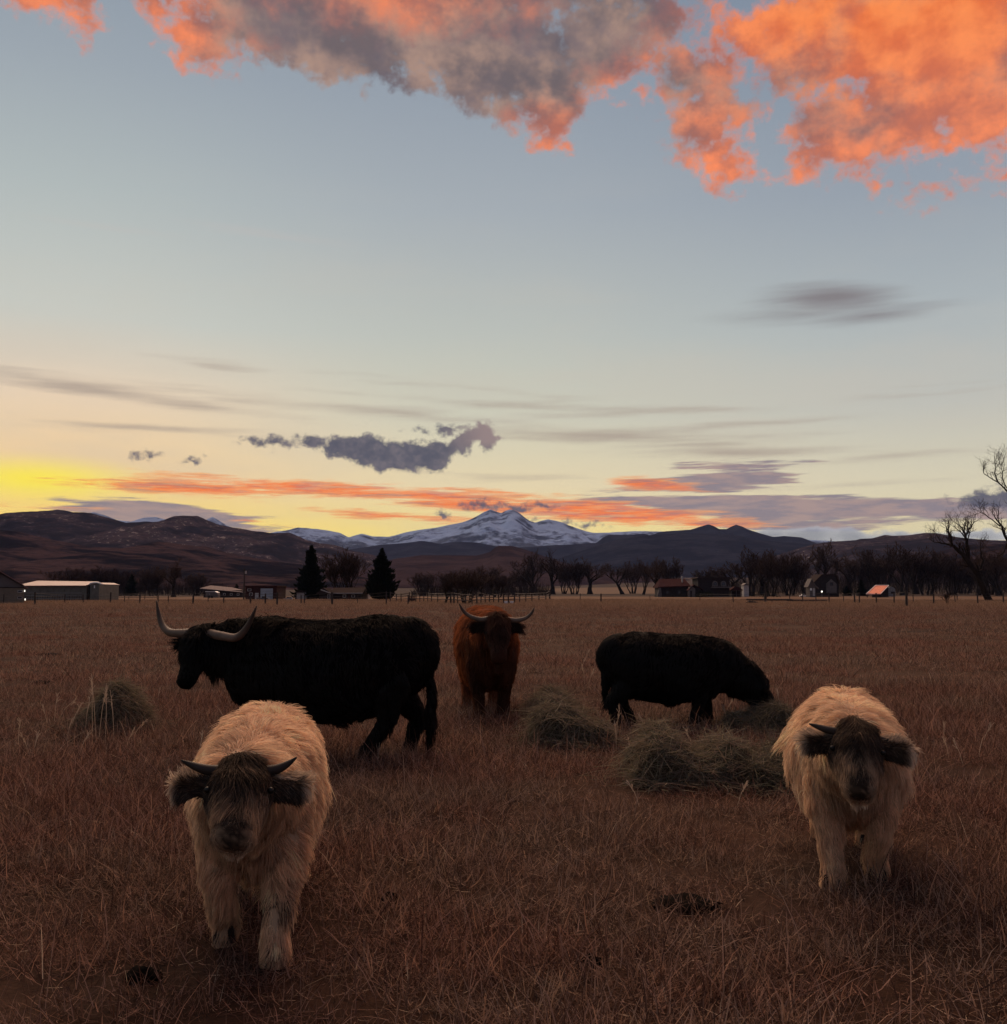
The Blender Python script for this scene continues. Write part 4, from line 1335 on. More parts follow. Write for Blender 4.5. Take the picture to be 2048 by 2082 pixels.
MB().prism([(X(1680), Z(1206)), (X(1700), Z(1206)), (X(1700), Z(1187)), (X(1690), Z(1178)), (X(1680), Z(1187))], 1, -0.9, -0.02).build('dormer', M_GREYWALL, s.o)
s.window(1687, 1693, 1184, 1191, -0.91, M_SHINGLE)

# sheet roof whose colour carries the orange reflected from lit clouds, and the tank beside it
s = Site('sheet_roof_shelter', 1783, 312, 'low shelter with glowing orange sheet-metal roof on the right', 'shelter')
X, Z = s.X, s.Z
za, zb_ = Z(1208), Z(1190)
Xf = lambda px: at(px, 1205, s.d + 5.5).x - s.x0                 # far edge of the roof
MB().add([(X(1759), -1, za), (X(1788), -1, za), (Xf(1808), 5.5, zb_), (Xf(1781), 5.5, zb_), (X(1759), -1, za - 0.15), (X(1788), -1, za - 0.15), (Xf(1808), 5.5, zb_ - 0.15), (Xf(1781), 5.5, zb_ - 0.15)],
         [(0, 1, 2, 3), (4, 7, 6, 5), (0, 4, 5, 1), (1, 5, 6, 2), (2, 6, 7, 3), (3, 7, 4, 0)]).build('roof', M_CLOUDTINT, s.o)
e = MB()
for a, b in (((X(1759), -1, za), (X(1788), -1, za)), ((X(1788), -1, za), (Xf(1808), 5.5, zb_)), ((Xf(1808), 5.5, zb_), (Xf(1781), 5.5, zb_)), ((Xf(1781), 5.5, zb_), (X(1759), -1, za))):
    e.tube([Vector(a) + Vector((0, 0, 0.05)), Vector(b) + Vector((0, 0, 0.05))], [0.09, 0.09], 5)
e.build('edge_trim', M_WHITE, s.o)
for px0, px1, y0, y1 in ((1765, 1767, 1.0, 1.2), (1787, 1789, 1.0, 1.2), (1787, 1789, 4.9, 5.1), (1805, 1807, 4.9, 5.1)):
    MB().box(X(px0), X(px1), y0, y1, -0.4, za + (zb_ - za) * (y0 + 1) / 6.5 - 0.18).build('post', M_POST, s.o)
MB().box(X(1786), Xf(1806), 5.2, 5.35, -0.4, zb_ - 0.2).build('back_wall', M_DARKWALL, s.o)
s = Site('storage_tank', 1812, 318, 'pale round-topped tank right of the orange sheet roof', 'tank')
rw = s.X(1821) - s.X(1812)
mb = MB()
arch = [(-rw, 0.2), (rw, 0.2)] + [(rw * math.cos(a), s.Z(1200) + (s.Z(1193) - s.Z(1200)) * math.sin(a)) for a in np.linspace(0, PI, 11)]
mb.prism(arch, 1, 0, 3.5)
mb.build('body', M_STEEL, s.o)
MB().box(s.X(1812), s.X(1820), -0.08, 0.0, s.Z(1207), s.Z(1203)).build('hatch', M_DARKWALL, s.o)

# ================================================================== fences
def fence(name, posts, d, label, top_pys=None, wires=(0.45, 0.85, 1.15), rail=False, h=1.25, r=0.07, gmat=M_WIRE):
    """posts = [px, ...] or [(px, d, height, radius)]; each post is a part, wires or rails run between them"""
    P = []
    for q in posts:
        if not isinstance(q, tuple):
            q = (q, d, h, r)
        p = at(q[0], 1205, q[1])
        P.append((p.x, q[1], gz(p.x, q[1]), q[2], q[3]))
    root = bpy.data.objects.new(name, None)
    root.location = (P[0][0], P[0][1], P[0][2])
    COL.objects.link(root)
    tag(root, label, 'fence', 'fences along the far side of the pasture')
    o = root.location
    for k, (x, y, z, hh, rr) in enumerate(P):
        tl = 0.05 * math.sin(k * 2.7)
        MB().tube([(x - o.x, y - o.y, z - o.z - 0.3), (x - o.x + tl * 0.5, y - o.y, z - o.z + hh * 0.5), (x - o.x + tl, y - o.y, z - o.z + hh)], [rr * 1.05, rr, rr * 0.9], 7).build('post', M_POST, root)
    for wz in wires:
        pts = [(x - o.x, y - o.y - rr, z - o.z + wz * hh / 1.25) for x, y, z, hh, rr in P]
        MB().tube(pts, [0.05 if rail else 0.014] * len(pts), 4).build('rail' if rail else 'wire', M_POST if rail else gmat, root)
    return root


fence('wire_fence', [(-40, 128, 1.3, 0.08), (8, 130, 1.25, 0.07), (72, 118, 1.5, 0.11), (132, 140, 1.2, 0.07), (170, 140, 1.2, 0.07), (225, 132, 1.5, 0.10), (254, 138, 1.2, 0.06), (285, 126, 1.35, 0.09), (322, 134, 1.2, 0.06), (343, 132, 1.2, 0.06), (393, 122, 1.5, 0.11),
                     (424, 134, 1.2, 0.06), (455, 128, 1.2, 0.08), (510, 124, 1.3, 0.10), (540, 122, 1.35, 0.10), (564, 116, 1.5, 0.11), (613, 126, 1.2, 0.08), (619, 124, 1.2, 0.07), (676, 119, 1.5, 0.13), (727, 128, 1.2, 0.06), (786, 118, 1.6, 0.08), (830, 122, 1.2, 0.07)],
      125, 'wire fence with dark posts along the pasture from the barn to the corral')
fence('pole_fence', [(212, 200, 1.3, 0.07), (226, 198, 1.3, 0.07), (240, 200, 1.3, 0.06), (262, 200, 1.3, 0.06), (295, 200, 1.3, 0.06), (320, 200, 1.3, 0.06)], 200, 'short pole fence right of the long metal shed', rail=True)
fence('corral_fence', [(794, 152, 1.6, 0.08), (806, 152, 1.3, 0.07), (816, 150, 1.3, 0.07), (832, 148, 1.5, 0.07), (838, 148, 1.5, 0.06), (846, 148, 1.5, 0.06), (854, 148, 1.5, 0.06), (862, 148, 1.5, 0.06), (870, 148, 1.5, 0.06), (878, 146, 1.4, 0.07), (890, 140, 1.4, 0.07),
                       (917, 128, 1.5, 0.11), (923, 126, 1.5, 0.11), (931, 124, 1.4, 0.07), (946, 122, 1.3, 0.07), (960, 120, 1.3, 0.07), (970, 120, 1.5, 0.08), (978, 128, 1.5, 0.07), (987, 134, 1.3, 0.07), (995, 136, 1.3, 0.07), (1004, 136, 1.3, 0.07), (1014, 134, 1.3, 0.07),
                       (1024, 134, 1.4, 0.09), (1034, 134, 1.4, 0.09), (1046, 134, 1.5, 0.10), (1057, 140, 1.4, 0.08), (1069, 148, 1.4, 0.08), (1082, 156, 1.4, 0.09), (1096, 172, 1.5, 0.09), (1110, 188, 1.5, 0.10), (1118, 200, 1.9, 0.16)],
      135, 'long rail corral fence with close dark posts behind the red cow', wires=(0.5, 0.8, 1.15), rail=True)
for px0, px1, lab in ((1025, 1033, 'left one of two white boards hung on the corral fence'), (1036, 1045, 'right one of two white boards hung on the corral fence')):
    s = Site('white_board', (px0 + px1) / 2, 133.4, lab, 'board', 'white boards on the corral fence')
    a, b, t, q = s.X(px0), s.X(px1), s.Z(1222.3), s.Z(1232.5)
    MB().box(a, b, -0.04, 0.04, q, t).build('panel', M_WHITE, s.o)
    MB().box(a - 0.03, a + 0.03, -0.07, -0.04, q - 0.05, t + 0.05).box(b - 0.03, b + 0.03, -0.07, -0.04, q - 0.05, t + 0.05).build('frame', M_POST, s.o)
s = Site('hay_feeder', 838, 160, 'small red feeder rack at left end of the corral', 'feeder')
for k in range(6):
    MB().box(s.X(832 + k * 2.2) - 0.05, s.X(832 + k * 2.2) + 0.05, -0.06, 0.06, 0, s.Z(1214)).build('bar', M_BRICK, s.o)
MB().box(s.X(830), s.X(845), -0.1, 0.9, s.Z(1214), s.Z(1212.8)).build('top_rail', M_BRICK, s.o)
MB().box(s.X(830), s.X(845), 0.0, 0.9, 0.1, 0.5).build('trough', M_POST, s.o)
fence('right_wire_fence', [(1180, 190, 1.3, 0.07), (1222, 150, 1.3, 0.11), (1322, 180, 1.0, 0.05), (1423, 170, 1.3, 0.06), (1491, 140, 1.3, 0.07), (1556, 150, 1.4, 0.20), (1606, 155, 1.3, 0.07), (1632, 150, 1.4, 0.08), (1659, 150, 1.4, 0.07), (1686, 145, 1.5, 0.09), (1715, 150, 1.3, 0.06), (1738, 140, 1.5, 0.11),
                           (1747, 130, 1.5, 0.08), (1782, 138, 1.4, 0.09), (1818, 134, 1.4, 0.09), (1843, 110, 1.7, 0.13), (1857, 140, 1.3, 0.06), (1898, 130, 1.3, 0.10), (1942, 138, 1.3, 0.07), (1946, 175, 1.4, 0.08), (1988, 128, 1.4, 0.09), (2040, 128, 1.4, 0.09), (2100, 128, 1.4, 0.09)],
      140, 'wire fence with uneven posts across the right side of the pasture')
# long dark pipe gate lying in the grass on the right
s = Site('pipe_gate', 1600, 152, 'long low dark rail in the grass before the white pickup', 'rail')
for py, px0, px1 in ((1219, 1518, 1610), (1220.4, 1600, 1682)):
    MB().tube([(s.X(px0), 0, s.Z(py)), (s.X((px0 + px1) / 2), 0, s.Z(py + 0.6)), (s.X(px1), 0, s.Z(py + 0.3))], [0.13, 0.13, 0.13], 7).build('pipe', M_POST, s.o)
for px in (1524, 1570, 1612, 1660):
    MB().tube([(s.X(px), 0.1, -0.2), (s.X(px), 0.1, s.Z(1218.5))], [0.07, 0.07], 6).build('post', M_POST, s.o)
s = Site('fallen_log', 1527, 131, 'short dark log lying in the grass below the pipe rail', 'log')
MB().tube([(s.X(1518), 0, 0.10), (s.X(1524), 0.1, 0.28), (s.X(1534), 0.05, 0.22), (s.X(1541), 0, 0.16)], [0.12, 0.16, 0.15, 0.08], 9).build('trunk', M_POST, s.o, smooth=True)
MB().tube([(s.X(1529), 0, 0.25), (s.X(1531), -0.2, 0.5)], [0.06, 0.03], 6).build('stub', M_POST, s.o)

# air between here and the hills
bm = bmesh.new()
bmesh.ops.create_cube(bm, size=1.0)
me = bpy.data.meshes.new('haze')
bm.to_mesh(me)
bm.free()
hz = bpy.data.materials.new('pale_haze')
hz.use_nodes = True
nt = hz.node_tree
nt.nodes.clear()
vol = nt.nodes.new('ShaderNodeVolumePrincipled')
vol.inputs['Color'].default_value = (0.36, 0.50, 1.0, 1)
vol.inputs['Density'].default_value = 0.000022
vol.inputs['Anisotropy'].default_value = 0.0
oo = nt.nodes.new('ShaderNodeOutputMaterial')
nt.links.new(vol.outputs[0], oo.inputs['Volume'])
o = link('haze', me, [hz], loc=(0, 3450, 365))
o.scale = (13000, 10600, 770)
tag(o, kind='stuff')


# ================================================================== cattle
def fur_material(name, glow=0.45, rough=0.7, k=1.0):
    m_ = bpy.data.materials.new(name)
    m_.use_nodes = True
    t = m_.node_tree
    t.nodes.clear()
    a = t.nodes.new('ShaderNodeAttribute')
    a.attribute_name = 'coat'
    d = t.nodes.new('ShaderNodeBsdfDiffuse')
    tr = t.nodes.new('ShaderNodeBsdfTranslucent')
    g = t.nodes.new('ShaderNodeBsdfGlossy')
    g.inputs['Roughness'].default_value = 0.55
    g.inputs['Color'].default_value = (1, 0.95, 0.9, 1)
    m1 = t.nodes.new('ShaderNodeMixShader')
    m1.inputs[0].default_value = glow
    m2 = t.nodes.new('ShaderNodeMixShader')
    m2.inputs[0].default_value = 0.015
    o = t.nodes.new('ShaderNodeOutputMaterial')
    L = t.links.new
    L(a.outputs['Color'], d.inputs['Color'])
    L(a.outputs['Color'], tr.inputs['Color'])
    L(d.outputs[0], m1.inputs[1])
    L(tr.outputs[0], m1.inputs[2])
    L(m1.outputs[0], m2.inputs[1])
    L(g.outputs[0], m2.inputs[2])
    L(m2.outputs[0], o.inputs['Surface'])
    return m_


M_FUR = fur_material('shaggy_hair')
w = MT('hide', 0.9, 0.05)
w.color(w.attr('coat', 'Color'))
M_HIDE = w.m
M_HOOF = plain('dark_horn_hoof', (0.030, 0.020, 0.016), (0.016, 0.011, 0.009), 8.0, 0.8, 0.1)
M_NOSE = plain('moist_dark_nose', (0.022, 0.015, 0.013), (0.012, 0.009, 0.008), 40.0, 0.75, 0.12)
M_EYE = plain('dark_eye', (0.01, 0.008, 0.007), (0.006, 0.005, 0.005), 10.0, 0.35, 0.2)


def horn_material(name, base, tip):
    w = MT(name, 0.62, 0.2)
    f = w.attr('along')
    g = w.noise(w.obj(), 9.0, 3.0)
    c = w.mix(w.rng(f, 0.45, 0.95), base, tip)
    w.color(w.mix(w.rng(g, 0.35, 0.7, 0, 0.6), c, tuple(x * 0.5 for x in base[:3]) + (1,)))
    return w.m


M_HORN = horn_material('pale_grey_horn', (0.15, 0.105, 0.078, 1), (0.035, 0.020, 0.016, 1))
M_HORNDARK = horn_material('dark_young_horn', (0.045, 0.030, 0.024, 1), (0.02, 0.015, 0.012, 1))


def smooth_path(pts, n):
    """Catmull-Rom through rows of values"""
    P = np.asarray(pts, float)
    P = np.vstack([2 * P[0] - P[1], P, 2 * P[-1] - P[-2]])
    out = []
    m_ = len(P) - 3
    for t in np.linspace(0, m_ - 1e-6, n):
        i = int(t)
        u = t - i
        a, b, c, d = P[i], P[i + 1], P[i + 2], P[i + 3]
        out.append(0.5 * ((2 * b) + (-a + c) * u + (2 * a - 5 * b + 4 * c - d) * u * u + (-a + 3 * b - 3 * c + d) * u ** 3))
    return np.array(out)


def loft(mb, rows, up, n=20, steps=None):
    """rows: x y z ra rb (half-axes across and along 'up'); closed with rounded ends"""
    Rw = smooth_path(rows, steps or len(rows) * 4)
    C = Rw[:, :3]
    T = np.gradient(C, axis=0)
    T /= np.linalg.norm(T, axis=1)[:, None]
    ext = []
    for end, sg in ((0, -1), (-1, 1)):
        e = []
        for f_, s_ in ((0.35, 0.92), (0.65, 0.72), (0.85, 0.45), (0.95, 0.15)):
            r = Rw[end].copy()
            r[:3] = r[:3] + sg * T[end] * f_ * min(r[3], r[4]) * 0.9
            r[3] *= s_
            r[4] *= s_
            e.append((r, T[end]))
        ext.append(e)
    seq = [x for x in ext[0][::-1]] + [(Rw[i], T[i]) for i in range(len(Rw))] + ext[1]
    vs, fs = [], []
    for r, t in seq:
        side = np.cross(np.asarray(up, float), t)
        ln = np.linalg.norm(side)
        side = side / ln if ln > 1e-5 else np.array([0, 1, 0])
        u = np.cross(t, side)
        for k in range(n):
            a = 2 * PI * k / n
            vs.append(r[:3] + side * math.cos(a) * r[3] + u * math.sin(a) * r[4])
    m_ = len(seq)
    for i in range(m_ - 1):
        for k in range(n):
            fs.append((i * n + k, i * n + (k + 1) % n, (i + 1) * n + (k + 1) % n, (i + 1) * n + k))
    fs.append(tuple(range(n))[::-1])
    fs.append(tuple((m_ - 1) * n + k for k in range(n)))
    mb.add(vs, fs)
    return Rw


def unit(v):
    return v / np.maximum(np.linalg.norm(v, axis=-1, keepdims=True), 1e-9)


def swirl(P, k, seed):
    """smooth pseudo-random vector field"""
    rg = np.random.default_rng(seed)
    out = np.zeros_like(P)
    for _ in range(6):
        d = rg.normal(size=3)
        d *= k * rg.uniform(0.6, 1.7) / np.linalg.norm(d)
        out += np.sin(P @ d + rg.uniform(0, 6.28))[:, None] * rg.normal(size=3)[None, :]
    return out / 2.6


def cattle(label, group, loc, yaw, spec):
    rg = np.random.default_rng(spec['seed'])
    root = bpy.data.objects.new(spec.get('name', 'highland_cow'), None)
    root.location = loc
    root.rotation_euler = (0, 0, yaw)
    COL.objects.link(root)
    tag(root, label, spec.get('cat', 'cow'), group)
    mb = MB()
    bones = []                                    # (tag, rows)
    tags = []

    def part(tg, rows, up, n=20, steps=None):
        Rw = loft(mb, rows, up, n, steps)
        tags.append(tg)
        bones.append(Rw)

    part('torso', spec['torso'], (0, 0, 1), 28)
    part('neck', spec['neck'], (0, 0, 1), 22)
    # head frame
    P = np.array(spec['poll'], float)
    f = np.array(spec['face'], float)
    f /= np.linalg.norm(f)
    lat = np.array(spec['lat'], float)
    lat -= f * lat.dot(f)
    lat /= np.linalg.norm(lat)                    # the animal's own left
    u = np.cross(f, lat)                          # forehead normal
    k = spec['head']
    hl_ = spec.get('headl', 1.0)
    hd = [(0.00, .105, .10, -.02), (0.07, .125, .125, -.03), (0.15, .128, .130, -.035), (0.24, .105, .115, -.035), (0.33, .085, .095, -.030), (0.42, .082, .080, -.025), (0.47, .085, .072, -.025)]
    part('head', [tuple(P + f * s * k * hl_ + u * o_ * k) + (a * k * spec.get('headw', 1), b * k) for s, a, b, o_ in hd], u, 20)
    jaw = [(0.10, .07, .07, -.10), (0.22, .065, .06, -.105), (0.34, .05, .045, -.085), (0.43, .05, .04, -.065)]
    part('head', [tuple(P + f * s * k * hl_ + u * o_ * k) + (a * k * spec.get('headw', 1), b * k) for s, a, b, o_ in jaw], u, 14)
    ears = []
    for sg in (1, -1):
        e0 = P + lat * sg * .10 * k + f * .045 * k - u * .03 * k
        ed = unit(lat * sg + f * spec.get('eardrop', .12) - u * 0.10)
        el = spec.get('earlen', .21) * k
        ew = spec.get('earw', 1.0)
        rows = [tuple(e0 + ed * el * t) + (w_ * k * ew, .020 * k) for t, w_ in ((0, .035), (.3, .060), (.6, .068), (.85, .05), (1.0, .022))]
        part('ear', rows, np.cross(ed, f) * 0 + u, 12)
        ears.append((e0, ed, el))
    for tg, rows in spec['legs']:
        part(tg, rows, (1, 0, 0), 14)
    if 'tail' in spec:
        part('tail', spec['tail'], (1, 0, 0), 8)
    src = mb.mesh('body', True)
    tmp = bpy.data.objects.new('body_source', src)
    COL.objects.link(tmp)
    rm = tmp.modifiers.new('remesh', 'REMESH')
    rm.mode = 'VOXEL'
    rm.voxel_size = spec['voxel']
    sm = tmp.modifiers.new('smooth', 'SMOOTH')
    sm.factor = 0.5
    sm.iterations = spec.get('smooth', 7)
    dg = bpy.context.evaluated_depsgraph_get()
    dg.update()
    me = bpy.data.meshes.new_from_object(tmp.evaluated_get(dg))
    me.name = 'body'
    bpy.data.objects.remove(tmp)
    bpy.data.meshes.remove(src)
    nv = len(me.vertices)
    V = np.zeros(nv * 3, np.float32)
    me.vertices.foreach_get('co', V)
    V = V.reshape(-1, 3).astype(float)
    # which limb each vertex belongs to
    best = np.full(nv, 1e9)
    which = np.zeros(nv, int)
    along = np.zeros(nv)
    for bi, Rw in enumerate(bones):
        C, rr = Rw[:, :3], (Rw[:, 3] + Rw[:, 4]) / 2
        D = np.linalg.norm(V[:, None, :] - C[None], axis=2) - rr[None]
        j = D.argmin(1)
        dd = D[np.arange(nv), j]
        upd = dd < best
        best[upd] = dd[upd]
        which[upd] = bi
        along[upd] = j[upd] / (len(Rw) - 1)
    names = np.array(['torso', 'neck', 'head', 'ear', 'leg', 'hind', 'tail'])
    code = np.array([list(names).index(t) for t in tags])
    lab = code[which]
    ctx = dict(hl=hl_, P=P, f=f, lat=lat, u=u, k=k, ears=ears, names=names)
    vcol = spec['coat'](V, lab, along, ctx, np.zeros(nv), rg)
    at_ = me.attributes.new('coat', 'FLOAT_COLOR', 'POINT')
    at_.data.foreach_set('color', np.concatenate([vcol * 0.5, np.ones((nv, 1))], 1).astype(np.float32).ravel())
    me.polygons.foreach_set('use_smooth', np.ones(len(me.polygons), bool))
    me.materials.clear()
    body = link('body', me, [M_HIDE], root)
    # ------------------------------------------------ hair
    me.calc_loop_triangles()
    nt_ = len(me.loop_triangles)
    T = np.zeros(nt_ * 3, np.int32)
    me.loop_triangles.foreach_get('vertices', T)
    T = T.reshape(-1, 3)
    nrm = np.zeros(nv * 3, np.float32)
    me.vertices.foreach_get('normal', nrm)
    nrm = nrm.reshape(-1, 3).astype(float)
    A = np.linalg.norm(np.cross(V[T[:, 1]] - V[T[:, 0]], V[T[:, 2]] - V[T[:, 0]]), axis=1) / 2
    dens = np.array([1.0, 1.0, 2.0, 3.2, 2.0, 2.0, 2.6])[lab[T[:, 0]]]
    pr = A * dens
    pr /= pr.sum()
    n = spec['hairs']
    ti = rg.choice(nt_, n, p=pr)
    b = rg.random((n, 2))
    fl = b.sum(1) > 1
    b[fl] = 1 - b[fl]
    bc = np.stack([1 - b.sum(1), b[:, 0], b[:, 1]], 1)
    Q = (V[T[ti]] * bc[:, :, None]).sum(1)
    Nn = unit((nrm[T[ti]] * bc[:, :, None]).sum(1))
    hl = lab[T[ti, 0]]
    ha = along[T[ti, 0]]
    H = spec['length']
    rel = Q - P
    hs = rel @ f / (k * hl_)
    hlat = rel @ lat / k
    hu = rel @ u / k
    isT, isN, isH, isE, isL, isB, isX = [hl == i for i in range(7)]
    leg = isL | isB
    L = np.full(n, 0.08)
    flow = np.tile(np.array([-0.42, 0, -0.85]), (n, 1))
    flow[:, 1] += 0.55 * np.tanh(Q[:, 1] / 0.06) * np.clip(Nn[:, 2], 0, 1)
    flow[:, 2] -= 0.2
    lift = np.full(n, 0.33)
    grav = np.full(n, 0.35)
    zt = spec['top']
    L[isT] = H['torso'] * (1 + 0.5 * np.clip((0.62 * zt - Q[isT, 2]) / (0.4 * zt), 0, 1))
    L[isN] = H['neck']
    lift[isN] = 0.40
    flow[isN] = np.array([-0.15, 0, -1.0]) + 0.5 * np.stack([0 * Q[isN, 1], np.tanh((Q[isN, 1]) / 0.08), 0 * Q[isN, 1]], 1) * np.clip(Nn[isN, 2:3], 0, 1)
    # head: short on the muzzle, long forelock falling over the brow
    fore = isH & (hs < 0.20) & (hu > -0.02)
    poll = isH & (hs < 0.06) & (hu > -0.06)
    flow[isH] = f * 0.9 + np.array([0, 0, -0.35]) + lat[None] * (np.tanh(hlat[isH] / 0.06) * 0.40)[:, None]
    L[isH] = H['face'] * np.clip(1.25 - 1.6 * np.abs(hs[isH] - 0.18), 0.35, 1.2)
    L[isH & (hs > 0.36)] = H['face'] * 0.6
    nosep = isH & (hs > 0.44) & (hu > -0.05) & (np.abs(hlat) < .07)
    L[nosep] = 0.008
    chin = isH & (hu < -0.09)
    L[chin] = H['face'] * 1.5
    lift[isH] = 0.30
    fp = fore | poll
    L[fp] = H['forelock'] * rg.uniform(0.5, 1.1, fp.sum()) * np.clip(1.35 - np.abs(hlat[fp]) / .11, .30, 1)
    lift[fore | poll] = 0.42 if H['forelock'] > .1 else 0.26
    grav[fore | poll] = 0.5
    # ears: fringe hangs and sticks out past the rim
    for (e0, ed, el) in ears:
        near = isE & ((Q - e0) @ ed > -0.05 * k) & (((Q - P) @ lat) * (ed @ lat) > 0)
        t = np.clip((Q[near] - e0) @ ed / el, 0, 1)
        rad = unit((Q[near] - e0) - ((Q[near] - e0) @ ed)[:, None] * ed)
        flow[near] = ed * 0.8 + rad * 0.75 + np.array([0, 0, -0.12])
        grav[near] = 0.12
        L[near] = H['ear'] * (0.35 + 0.8 * t) * rg.uniform(0.6, 1.15, near.sum())
        lift[near] = 0.18
    flow[leg] = np.array([-0.10, 0, -1.0])
    L[leg] = H['leg'] * np.clip(1.15 - 0.5 * (Q[leg, 2] / (0.45 * zt)) + 0.55 * np.clip((Q[leg, 2] / zt - .30) / .2, 0, 1), 0.75, 1.3)
    lift[leg] = 0.42
    if isX.any():
        flow[isX] = np.array([-0.12, 0, -1.0])
        L[isX] = H['tail'] * (0.25 + 1.0 * ha[isX] ** 2)
        lift[isX] = 0.15
    flow = flow + swirl(Q, 9.0, spec['seed'] + 5) * 0.46 * np.where(isH | isE, 0.35, 1.0)[:, None] + swirl(Q, 26.0, spec['seed'] + 6) * 0.22
    tang = flow - (flow * Nn).sum(1)[:, None] * Nn * np.where(isE, 0.2, 1.0)[:, None]
    tang = unit(tang)
    dr = unit(tang + Nn * lift[:, None] + rg.normal(0, 0.13, (n, 3)))
    L = L * rg.uniform(0.65, 1.15, n)
    cz = spec.get('lock', 0.035) * 2.0
    kk = np.floor((Q + rg.normal(0, cz * 0.15, Q.shape)) / cz).astype(np.int64)
    _, ci_ = np.unique(kk[:, 0] * 73856093 ^ kk[:, 1] * 19349663 ^ kk[:, 2] * 83492791, return_inverse=True)
    m_ = ci_.max() + 1
    soft = np.where(isH | isE, 0.35, 1.0)
    L = L * np.exp(rg.normal(0, 0.20, m_)[ci_] * soft)
    dr = unit(dr + rg.normal(0, 0.20, (m_, 3))[ci_] * soft[:, None])
    long_ = (rg.random(m_)[ci_] < 0.16) & (isT | isN | leg)
    L = np.where(long_, L * 1.28, L)
    grav = grav + 0.25 * long_
    S_ = 6
    tt = np.linspace(0, 1, S_)
    pts = Q[:, None] + dr[:, None] * (L[:, None] * tt)[:, :, None]
    g = np.array([0, 0, -1.0]) - (np.array([0, 0, -1.0]) * Nn).sum(1)[:, None] * Nn * np.where(leg, 1.12, 0.85)[:, None]
    pts += g[:, None] * (L * grav)[:, None, None] * (tt ** 2)[None, :, None]
    pts += (swirl(Q, 40.0, spec['seed'] + 8) * 0.10)[:, None] * L[:, None, None] * np.sin(tt * 5.0)[None, :, None]
    # locks: tips gather towards a neighbour
    cs = spec.get('lock', 0.035)
    for size, amt in ((cs, 0.62), (cs * 2.4, 0.32)):
        key = np.floor((Q + rg.normal(0, size * 0.22, Q.shape)) / size).astype(np.int64)
        hsh = key[:, 0] * 73856093 ^ key[:, 1] * 19349663 ^ key[:, 2] * 83492791 ^ (hl * 7919)
        _, inv = np.unique(hsh, return_inverse=True)
        cnt = np.bincount(inv).astype(float)
        for j in range(1, S_):
            mean = np.stack([np.bincount(inv, pts[:, j, c_]) / cnt for c_ in range(3)], 1)[inv]
            pts[:, j] += (mean - pts[:, j]) * amt * tt[j] ** 1.1 * np.where(isE, 0.4, 1.0)[:, None]
        shade = rg.normal(0, 0.17, len(cnt))[inv] if size == cs else shade
    # keep hair out of the ground
    zg = 0.012
    pts[:, :, 2] = np.maximum(pts[:, :, 2], zg)
    col = spec['coat'](Q, hl, ha, ctx, L, rg)
    col = np.clip(col * (1 + shade + rg.normal(0, 0.13, n))[:, None], 0, 0.9)
    cu = bpy.data.hair_curves.new('hair')
    cu.add_curves([S_] * n)
    cu.attributes['position'].data.foreach_set('vector', pts.astype(np.float32).ravel())
    ra = cu.attributes.new('radius', 'FLOAT', 'POINT')
    prof = np.array([1.0, 1.0, 0.92, 0.78, 0.55, 0.18])
    ra.data.foreach_set('value', (spec['thick'] * prof[None] * rg.uniform(0.7, 1.25, (n, 1))).astype(np.float32).ravel())
    ca = cu.attributes.new('coat', 'FLOAT_COLOR', 'CURVE')
    ca.data.foreach_set('color', np.concatenate([col, np.ones((n, 1))], 1).astype(np.float32).ravel())
    cu.materials.append(M_FUR)
    ho = bpy.data.objects.new('hair', cu)
    ho.parent = root
    COL.objects.link(ho)
    ho['kind'] = 'stuff'
    # ------------------------------------------------ horns, eyes, nose, hooves
    for sg in (1, -1):
        pth = []
        for (a, fo, up_, r) in spec['horn'][0 if sg > 0 else 1]:
            pth.append(tuple(P + lat * sg * a + f * fo + np.array([0, 0, 1.0]) * up_) + (r,))
        pp = smooth_path(pth, 36)
        hm = MB().tube([Vector(q[:3]) for q in pp], [max(q[3] * (1 + 0.055 * math.sin(2.6 * i_) * max(0, 1 - i_ / 22)), 0.002) for i_, q in enumerate(pp)], 10)
        mh = hm.mesh('horn', True)
        al = mh.attributes.new('along', 'FLOAT', 'POINT')
        al.data.foreach_set('value', np.repeat(np.linspace(0, 1, 36), 10).astype(np.float32))
        link('horn', mh, [spec.get('hornmat', M_HORN)], root)
        # eye
        ec = P + f * .175 * k * hl_ + lat * sg * .118 * k * spec.get('headw', 1) + u * .02 * k
        bm = bmesh.new()
        bmesh.ops.create_uvsphere(bm, u_segments=12, v_segments=8, radius=.015 * k)
        em = bpy.data.meshes.new('eye')
        bm.to_mesh(em)
        bm.free()
        em.polygons.foreach_set('use_smooth', np.ones(len(em.polygons), bool))
        link('eye', em, [M_EYE], root, loc=ec)
    # nose pad with nostrils
    bm = bmesh.new()
    bmesh.ops.create_uvsphere(bm, u_segments=24, v_segments=16, radius=1.0)
    Mx = Matrix(((lat[0], u[0], f[0], 0), (lat[1], u[1], f[1], 0), (lat[2], u[2], f[2], 0), (0, 0, 0, 1)))
    nc = P + f * .475 * k * hl_ - u * .010 * k
    for v in bm.verts:
        x, y, z = v.co
        for sg in (1, -1):
            q = math.hypot((x - sg * 0.55) / 0.30, (y - 0.05) / 0.42)
            if z > 0 and q < 1:
                z -= 0.55 * (1 - q) ** 0.7
        rg_ = 1 + 0.05 * math.sin(17 * x + 3) * math.sin(13 * y)
        v.co = Mx @ Vector((x * .064 * k * spec.get('headw', 1) * rg_, y * .046 * k * rg_, z * .036 * k))
    nm = bpy.data.meshes.new('nose')
    bm.to_mesh(nm)
    bm.free()
    nm.polygons.foreach_set('use_smooth', np.ones(len(nm.polygons), bool))
